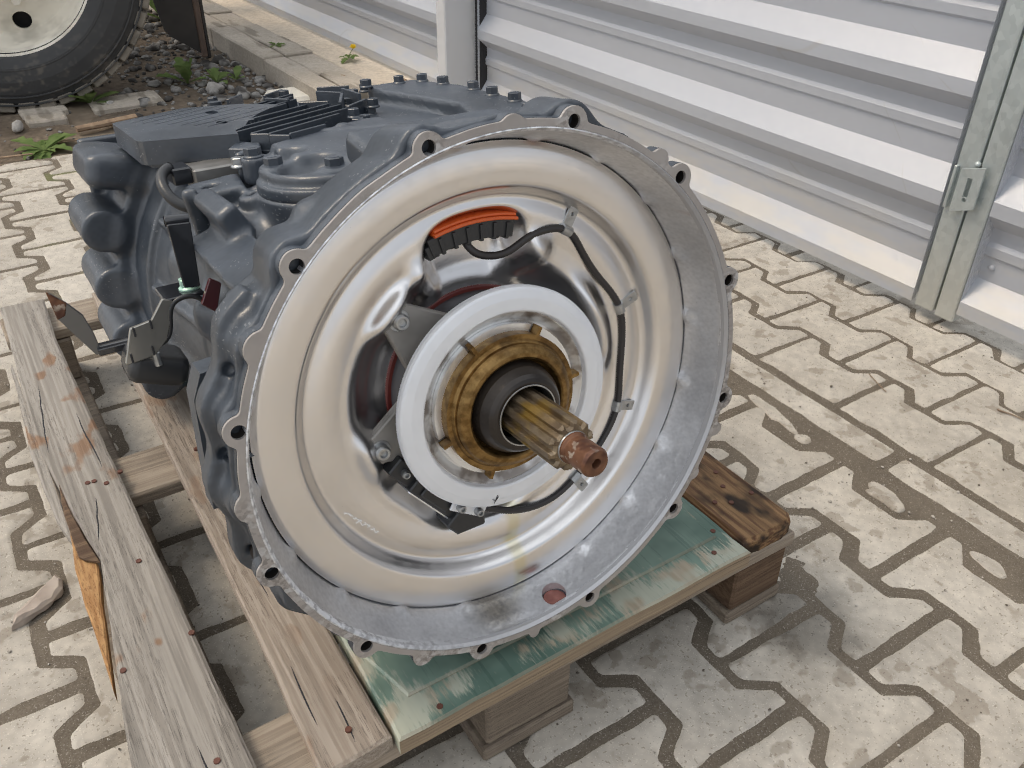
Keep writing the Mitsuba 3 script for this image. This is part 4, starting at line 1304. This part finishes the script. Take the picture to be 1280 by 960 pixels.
def sblock(u0, u1, v0, v1, x0, x1, c=.0015):
    t = cbox((x0, u0, v0), (x1, u1, v1), c)
    M = np.eye(4); M[:3, 0] = [1, 0, 0]; M[:3, 1] = sd; M[:3, 2] = -np.cross(sd, [1, 0, 0]) * -1; M[:3, 3] = [0, so[1], so[2]]
    if np.linalg.det(M[:3, :3]) < 0: M[:3, 2] *= -1
    t.apply_transform(M)
    return t


se = gput('position_sensor', sblock(.022, .088, -.012, .012, -.078, -.054), 'black_plastic', 25)
gput('sensor_foot', sblock(-.006, .024, -.010, .010, -.080, -.060), 'black_plastic', 25, se)
gput('sensor_head', sblock(.084, .104, -.020, .016, -.084, -.048), 'black_plastic', 25, se)
gput('cover_lid', sblock(.034, .074, -.009, .009, -.0535, -.0505), 'black_plastic', 25, se)
gput('gasket', sblock(.024, .100, -.0135, -.012, -.082, -.056), 'tab_metal', 25, se)
gput('screw', xform(pan_screw(.0042), loc=so + sd * .008 + [.0035, 0, 0]), 'zinc', 35, se)
cl = cbox((-.0015, -.021, -.0062), (.0015, .021, .0062), .0008)
u_ = np.array([0, .84, -.54]); M = np.eye(4); M[:3, 1] = u_; M[:3, 2] = np.cross([1, 0, 0], u_); M[:3, 3] = [-.0465, -.0455, -.1155]
cl.apply_transform(M); ck = gput('cable_clamp', cl, 'ring_metal', 25)
for k in (-1, 1):
    gput('screw', xform(pan_screw(.0045), loc=np.array([-.0430, -.0455, -.1155]) + u_ * .0115 * k), 'zinc', 35, ck)
blk_ = cbox((-.075, -.058, -.145), (-.0485, -.026, -.112), .002); gput('clamp_base', blk_, 'black_plastic', 25, ck)
# small ink mark on the pale ring
for m in ([(-.004, -.104), (-.001, -.1075), (.003, -.1035)], [(-.003, -.1095), (0, -.1055), (.002, -.1015)]):
    gput('ink_mark', tube(np.array([(-.0245, y - .024, z + .004) for y, z in m]), .0004, 5), 'ink_black', True)

# ================================================================== PALLET
pal = say('pallet', 'worn wooden pallet with nailed boards carrying the gearbox', 'pallet')
PM = trimesh.transformations.rotation_matrix(math.radians(.3), [0, 0, 1])
PT = .152


def pput(key, t, bs, parent=pal, smooth=25):
    t = t.copy(); t.apply_transform(PM)
    return put(key, t, bs, smooth, parent)


def timber(lo, hi, seed, amp=.003, c=.003, step=.03):
    t = cbox(lo, hi, c)
    for _ in range(2):
        t = t.subdivide()
    e = np.array(hi) - np.array(lo)
    L = int(np.argmax(e))
    if e[L] > .3:
        t = t.subdivide_to_size(.05)
    return rough_edges(t, amp, np.array([9., 9., 9.]), seed)


def plank_poly(pts, z0, z1, seed, c=.0035, amp=.0022):
    pg = Polygon(pts)
    o = np.array(pg.segmentize(.03).exterior.coords)[:-1]
    o = o + amp * np.stack([meshkit.noise(np.c_[o * 33, o[:, :1] * 0 + seed]) - .5, meshkit.noise(np.c_[o * 33 + 50, o[:, :1] * 0 + seed]) - .5], -1)
    t = prism_bevel(Polygon(o), z1 - z0, c, c * .8); t.vertices[:, 2] += z0
    # closed underneath
    n = len(o); cp = np.asarray(m3.triangulate([np.ascontiguousarray(np.array(Polygon(o).exterior.coords)[:-1] if Polygon(o).exterior.is_ccw else o[::-1])]))
    t.faces = np.vstack([t.faces, cp[:, ::-1]])
    return t


b0, b1 = .130, PT
# left board with its torn edge, its crack and the splinter
lb = pput('plank', plank_poly([(-1.105, -.391), (-.92, -.394), (-.76, -.398), (-.655, -.400), (-.60, -.399), (-.53, -.392), (-.455, -.386), (-.40, -.380), (-.355, -.3735), (-.30, -.3790), (-.235, -.3860), (-.17, -.3945), (-.055, -.4070), (.062, -.411), (.064, -.306), (-.31, -.313), (-.60, -.319), (-.92, -.325), (-1.10, -.318)], b0, b1, 1), 'wood_grey')
say(lb, 'grey weathered plank with rust stains and a torn left edge')
t = plank_poly([(-.90, -.401), (-.76, -.4065), (-.62, -.4120), (-.47, -.4060), (-.40, -.3960), (-.46, -.3925), (-.62, -.4025), (-.78, -.3990)], b0 + .002, b1 - .006, 3)
pput('sliver', t, 'wood_grey', lb)
sp_ = plank_poly([(-.47, -.3890), (-.40, -.3835), (-.355, -.3770), (-.30, -.3860), (-.235, -.3955), (-.175, -.4035), (-.24, -.4035), (-.30, -.4040), (-.36, -.4020), (-.42, -.3955)], .132, .149, 4, .002, .0012)
v = sp_.vertices; v[:, 2] -= .03 * np.clip((v[:, 0] + .42) / .25, 0, 1) ** 1.5
k = pput('splinter', sp_, 'wood_splinter', lb); say(k, 'orange brown splinter torn loose from the plank edge')
t = plank_poly([(-.53, -.3905), (-.455, -.3865), (-.40, -.3815), (-.350, -.3745), (-.362, -.3890), (-.372, -.3945), (-.46, -.3955)], .148, PT - .0005, 5, .001, .0016)
pput('bark_flake', t, 'wood_block_dark', lb)
for pts in (((-.50, -.350), (-.44, -.359), (-.395, -.367), (-.36, -.3735)), ((-.73, -.331), (-.62, -.337), (-.53, -.334), (-.49, -.338)), ((-.85, -.372), (-.76, -.377), (-.66, -.386), (-.55, -.389)), ((-.06, -.345), (-.02, -.348), (.03, -.343), (.06, -.342))):
    ln = smooth_line([(*p, PT - .0008) for p in pts], 24); ln[:, 1] += .0016 * (meshkit.noise(ln * 60) - .5)
    pput('crack', tube(ln, .0014 * np.sin(np.linspace(.15, 2.99, 24)), 6), 'dark_gap', lb)
mb = pput('plank', plank_poly([(-1.08, -.240), (-.72, -.244), (-.37, -.2485), (-.117, -.2525), (.050, -.2580), (.056, -.2570), (.052, -.1840), (-.30, -.178), (-1.08, -.172)], b0, b1 - .001, 6), 'wood_tan')
for pts in (((-.03, -.213), (.0, -.214), (.03, -.216), (.05, -.218)), ((-.10, -.235), (-.03, -.240), (.02, -.241)), ((-.33, -.222), (-.24, -.224), (-.16, -.221))):
    ln = smooth_line([(*p, PT - .0016) for p in pts], 20)
    pput('crack', tube(ln, .0012 * np.sin(np.linspace(.15, 2.99, 20)), 6), 'dark_gap', mb)
gb = pput('plank', plank_poly([(-.62, -.172), (-.10, -.176), (.062, -.1800), (.060, .3035), (-.62, .3010)], b0, b1 + .0015, 7, .003, .0018), 'green_board')
say(gb, 'board with worn green paint across the pallet front')
fr = plank_poly([(-.05, -.168), (.022, -.150), (.020, .285), (-.05, .285)], PT + .0012, PT + .0042, 8, .0025, .0008)
pput('paint_panel', fr, 'green_board', gb)
db = pput('plank', plank_poly([(-1.10, .3075), (.046, .3060), (.049, .335), (.050, .375), (.046, .392), (.034, .401), (-.5, .4030), (-1.10, .405)], b0 - .001, b1 + .001, 9, .006), 'wood_dark')
say(db, 'dark brown varnished plank with a rounded end')
# cross boards below them
for i, (x0, x1) in enumerate(((-1.105, -1.010), (-.575, -.480), (-.046, .051))):
    pput('cross_board', timber((x0, -.398 + .004 * i, b0 - .0225), (x1, .402, b0 - .0005), 20 + i), 'wood_cross')
# blocks and bottom boards
for i, xc in enumerate((-1.055, -.5275, -.006)):
    for j, (y0, y1) in enumerate(((-.395, -.300), (-.066, .050), (.312, .404))):
        dx = .048 if i != 1 else .07
        pput('block', timber((xc - dx, y0, .0225), (xc + dx - .004 * (j == 1), y1, b0 - .0232), 40 + 3 * i + j, .004), 'wood_block_dark' if j == 2 else 'wood_block')
for j, (y0, y1) in enumerate(((-.399, -.296), (-.072, .056), (.306, .408))):
    pput('bottom_board', timber((-1.108, y0, .001), (.044, y1, .0220), 60 + j, .003), 'wood_block')
for i, (x, y) in enumerate([(-.495, -.336), (-.508, -.349), (-.509, -.357), (-.511, -.315), (-.324, -.335), (-.169, -.388), (-.181, -.313), (.023, -.217), (-.506, -.213), (-.013, -.337), (.049, -.128), (-.034, .217), (.007, .254), (.009, .289), (.038, .263), (-.018, .348), (-.018, .385), (-.048, .362), (-.03, .33), (-.075, .375), (.0, -.10)]):
    t = trimesh.creation.cylinder(radius=.0034, height=.003, sections=10)
    t.apply_translation((x, y, PT + (.001 if x > -.1 and y > -.18 else .0002))); pput('nail', t, 'nail_rust')

# ================================================================== TRUCK (its wheel and mud flap reach into the corner of the photo)
trk = say('truck', 'parked truck at the top left, its cream rimmed wheel and black mud flap in view', 'truck')
WY = -.161 + math.pi
TM = np.eye(4)
axw = np.array([math.cos(-.161), math.sin(-.161), 0])
TM[:3, 0] = axw; TM[:3, 1] = np.cross([0, 0, 1], axw); TM[:3, 3] = [-2.9, -.135, .492]


def tput(key, t, bs, parent=trk, smooth=35):
    t = t.copy(); t.apply_transform(TM)
    return put(key, t, bs, smooth, parent)


ty = revolve(round_prof([(.300, -.225), (.300, -.025), (.312, -.010), (.345, .004), (.390, .008), (.430, .004), (.462, -.008), (.478, -.022), (.4795, -.030), (.4795, -.220), (.462, -.240), (.39, -.252), (.32, -.245)], .006), 140)
vv = ty.vertices; ty.vertices = vv
wh = tput('wheel', revolve(round_prof([(.30, -.20), (.306, -.205), (.306, -.06), (.30, -.06)], .001), 60), 'rim_paint')
tput('tyre', ty, 'tyre', wh)
for r in (.352, .441, .468):
    tput('sidewall_rib', revolve(round_prof([(r - .003, -.006), (r + .003, -.006), (r + .003, .0095 - abs(r - .39) * .10), (r - .003, .0095 - abs(r - .39) * .10)], .0012), 120), 'tyre', wh)
lug = []
for i in range(46):
    a = 2 * math.pi * i / 46
    for (x0, x1, dl) in ((-.062, -.004, 0), (-.118, -.068, .4), (-.172, -.124, .2), (-.228, -.178, .6)):
        b = cbox((x0, -.0265, .466), (x1, .0265, .4975), .004)
        if x0 > -.07:
            b.vertices[:, 2] -= np.where(b.vertices[:, 0] > -.03, .005, 0)
        b.apply_transform(trimesh.transformations.rotation_matrix(a + dl * .1, [1, 0, 0])); lug.append(b)
say(tput('tread', cat(lug), 'tread_rubber', wh, False), kind='stuff')
disc = revolve([(.302, -.018), (.316, -.010), (.318, -.016), (.304, -.026), (.292, -.040), (.284, -.120), (.262, -.150), (.225, -.148), (.190, -.125), (.150, -.112), (.135, -.110), (.125, -.070), (.02, -.060), (.0005, -.060), (.0005, -.075), (.12, -.085), (.13, -.125), (.19, -.14), (.23, -.165), (.27, -.165), (.30, -.13)], 100)
hd = man(disc)
for i in range(8):
    a = 2 * math.pi * (i + .28) / 8
    c = trimesh.creation.cylinder(radius=.030, height=.16, sections=24); c = along_x(c); c.apply_translation((-.15, .226 * math.cos(a), .226 * math.sin(a)))
    hd = hd - man(c)
tput('rim', tm(hd), 'rim_paint', wh, 40)
for i in range(10):
    a = 2 * math.pi * i / 10
    t = along_x(prism_bevel(hexagon(.016), .028, .003)); t.apply_translation((-.125, .162 * math.cos(a), .162 * math.sin(a))); tput('wheel_nut', t, 'rim_paint', wh)
t = along_x(trimesh.creation.cylinder(radius=.28, height=.02, sections=40)); t.apply_translation((-.24, 0, 0)); tput('brake_drum', t, 'truck_black', wh)
t = along_x(trimesh.creation.cylinder(radius=.06, height=1.7, sections=20)); t.apply_translation((-1.1, 0, 0)); tput('axle', t, 'truck_black')
fp_ = Polygon([(.36, 1.0), (.425, .30), (.455, .135), (.475, .110), (.530, .072), (.580, .036), (.580, 1.0)])
mf = put('mud_flap', xform(along_x(extrude(fp_, .014)), loc=(-3.305, 0, 0)), 'flap', 25, trk)
put('flap_edge', cbox((-3.325, .581, .020), (-3.285, .606, 1.0), .004), 'flap_rust', 25, mf)
put('flap_chain', cbox((-3.335, .6065, .012), (-3.295, .622, 1.0), .004), 'flap', 25, mf)
t = cbox((-1.2, -1.6, .66), (-.10, .50, .80), .02); tput('body_sill', t, 'truck_black')
t = cbox((-1.5, -1.6, .25), (-1.3, .60, .50), .02); tput('chassis_rail', t, 'truck_black')

# ================================================================== SMALL THINGS ON THE GROUND
def plant(x, y, n, size, seed, upright=.5, label='', base=None):
    r = np.random.default_rng(seed)
    z = float(soil_z(np.array(x), np.array(y))) if base is None else base
    k = say(name_for('weed'), label, 'weed')
    for i in range(n):
        a = 2 * math.pi * (i + r.uniform(-.3, .3)) / n
        L = size * r.uniform(.65, 1.15); w = L * r.uniform(.16, .24); el = r.uniform(.25, 1.0) * upright * 1.5
        s = np.linspace(0, 1, 9)
        hz = L * (s * math.cos(el) + .12 * s ** 2); vt = L * (s * math.sin(el) - .45 * s ** 2 * r.uniform(.4, 1.1) * (1 - upright * .5))
        wid = w * (np.sin(np.pi * np.clip(s * .97 + .02, 0, 1) ** 1.5) + .09) * (1 + .28 * np.sin(s * 26 + r.uniform(0, 6)))
        V = []
        for q in range(9):
            c = np.array([math.cos(a) * hz[q], math.sin(a) * hz[q], vt[q] + .004]); sd_ = np.array([-math.sin(a), math.cos(a), 0])
            V += [c + sd_ * wid[q] + [0, 0, wid[q] * .35], c, c - sd_ * wid[q] + [0, 0, wid[q] * .35]]
        Fc = []
        for q in range(8):
            for h_ in (0, 1):
                A_ = q * 3 + h_; Fc += [(A_, A_ + 1, A_ + 4), (A_, A_ + 4, A_ + 3)]
        t = trimesh.Trimesh(np.array(V) + [x, y, max(z, -.02)], np.array(Fc), process=False)
        put('leaf', t, 'leaf', True, k)
    return k


plant(-2.90, .068, 9, .098, 1, .55, 'broad leaved green weed in front of the truck tyre')
plant(-2.50, -.15, 14, .095, 2, .40, 'jagged low green weed beside the paving edge, left of the stick')
plant(-3.03, .445, 8, .115, 3, .95, 'upright green weed in the gravel under the mud flap')
plant(-2.95, .535, 6, .075, 4, .8, 'small green weed in the gravel, middle of the three near the kerb')
plant(-2.93, .605, 5, .060, 5, .7, 'smallest green weed in the gravel, closest to the kerb')
plant(-4.20, .66, 8, .16, 6, .8, 'green weed far back between the tyre and the mud flap')
plant(-3.10, .835, 6, .04, 7, .4, 'tiny green weed in the joint between kerb stones and slabs', KT)
d_ = plant(-2.78, 1.015, 7, .05, 8, .4, 'yellow dandelion in the joint beside the concrete strip', KT - .004)
labels[d_]['category'] = 'dandelion'
put('stem', tube(smooth_line([(-2.78, 1.015, KT), (-2.772, 1.02, KT + .02), (-2.765, 1.03, KT + .035)], 8), .0015, 6), 'leaf', True, d_)
fl_ = []
for i in range(26):
    a = i * 2.4; el = .2 + 1.1 * i / 26
    p = trimesh.creation.box((.016, .0032, .0012)); p.apply_translation((.008, 0, 0))
    p.apply_transform(trimesh.transformations.euler_matrix(0, -el, a)); p.apply_translation((-2.765, 1.03, KT + .037)); fl_.append(p)
put('flower', cat(fl_), 'petal', False, d_)


def stick(label, a, b, r0, r1, seed, flat=.6):
    pts = np.linspace(a, b, 14)
    pts[1:-1] += .006 * (np.stack([meshkit.noise(pts[1:-1] * 30 + q * 5 + seed) for q in range(3)], -1) - .5) * [1, 1, .4]
    t = tube(pts, np.linspace(r0, r1, 14) * (1 + .3 * (meshkit.noise(pts * 60 + seed) - .5)), 8)
    zc = pts[:, 2].mean(); t.vertices[:, 2] = zc + (t.vertices[:, 2] - zc) * flat
    return say(put('stick', t, 'stick', 40), label, 'stick')


stick('flat brown stick lying on the soil behind the gearbox corner', (-2.585, -.035, .010), (-2.615, .16, .014), .014, .016, 1, .7)
stick('dark thin twig along the paving edge at the left', (-2.45, -.33, .004), (-2.425, -.19, .004), .006, .004, 2)
stick('thin dark twig under the jagged weed', (-2.50, -.105, .004), (-2.47, .12, .006), .004, .003, 3)
stick('short thin twig on the paving near the gate upright', (-.262, .985, .003), (-.205, .962, .003), .0011, .0008, 4, 1)
stick('tiny forked twig on the paving at the right edge', (-.06, 1.09, .003), (-.015, 1.10, .003), .0014, .0009, 5, 1)
for lab, x, y, a in (('dry brown leaf on the kerb slabs, nearest to the dandelion', -2.55, .89, .3), ('dry brown leaf on the concrete strip behind the dandelion', -2.72, 1.13, .5), ('dry brown leaf on the concrete strip, closest to the fence post', -2.42, 1.07, .2)):
    lf = trimesh.creation.icosphere(subdivisions=2, radius=1); lf.vertices = lf.vertices * [.026, .007, .003]; lf.apply_transform(trimesh.transformations.rotation_matrix(a, [0, 0, 1])); lf.apply_translation((x, y, KT - .002 if y < 1 else KT - .008))
    say(put('dry_leaf', lf, 'stick', True), lab, 'leaf')
# chip of stone on the paving beside the pallet
sp_ = Polygon([(-.452, -.500), (-.470, -.494), (-.490, -.470), (-.512, -.448), (-.520, -.434), (-.505, -.428), (-.488, -.432), (-.470, -.446), (-.462, -.470)])
t = prism_bevel(sp_.segmentize(.008).buffer(0), .012, .004, .004).subdivide(); t = rough_edges(t, .006, 70, 3); t.vertices[:, 2] += .001
say(put('stone_chip', t, 'chip_stone', 20), 'pinkish flat stone chip on the paving left of the pallet', 'stone')
rg = np.random.default_rng(21)
for lab, x, y, r in (('grey lump of stone in the gravel below the upright weed', -2.86, .50, .030), ('pale grey stone at the left edge near the tyre', -2.73, -.19, .022), ('white pebble beside the broad leaved weed', -2.86, .125, .012)):
    t = pebble(r, rg, 2, .7); t.apply_translation((x, y, .006)); say(put('stone', t, 'pebble', 25), lab, 'stone')
t = cbox((-2.93, -.165, -.03), (-2.84, -.015, .012), .006); say(put('broken_slab', rough_edges(t.subdivide().subdivide(), .006, 20, 2), 'kerbstone', 25), 'half buried pale slab directly under the tyre', 'slab')
t = cbox((-2.83, -.160, -.03), (-2.74, -.035, .011), .006); say(put('broken_slab', rough_edges(t.subdivide().subdivide(), .006, 20, 4), 'kerbstone', 25), 'half buried pale slab just in front of the one under the tyre', 'slab')
t = cbox((-2.95, .06, -.03), (-2.80, .30, .006), .006); say(put('broken_slab', rough_edges(t.subdivide().subdivide(), .006, 20, 6), 'kerbstone', 25), 'dark shaded slab in the soil right of the tyre', 'slab')
t = cbox((-2.66, .62, -.03), (-2.50, .84, .030), .012); say(put('pale_panel', t, 'pale_slab', 25), 'cream coloured slab lying behind the cooling fins', 'slab')
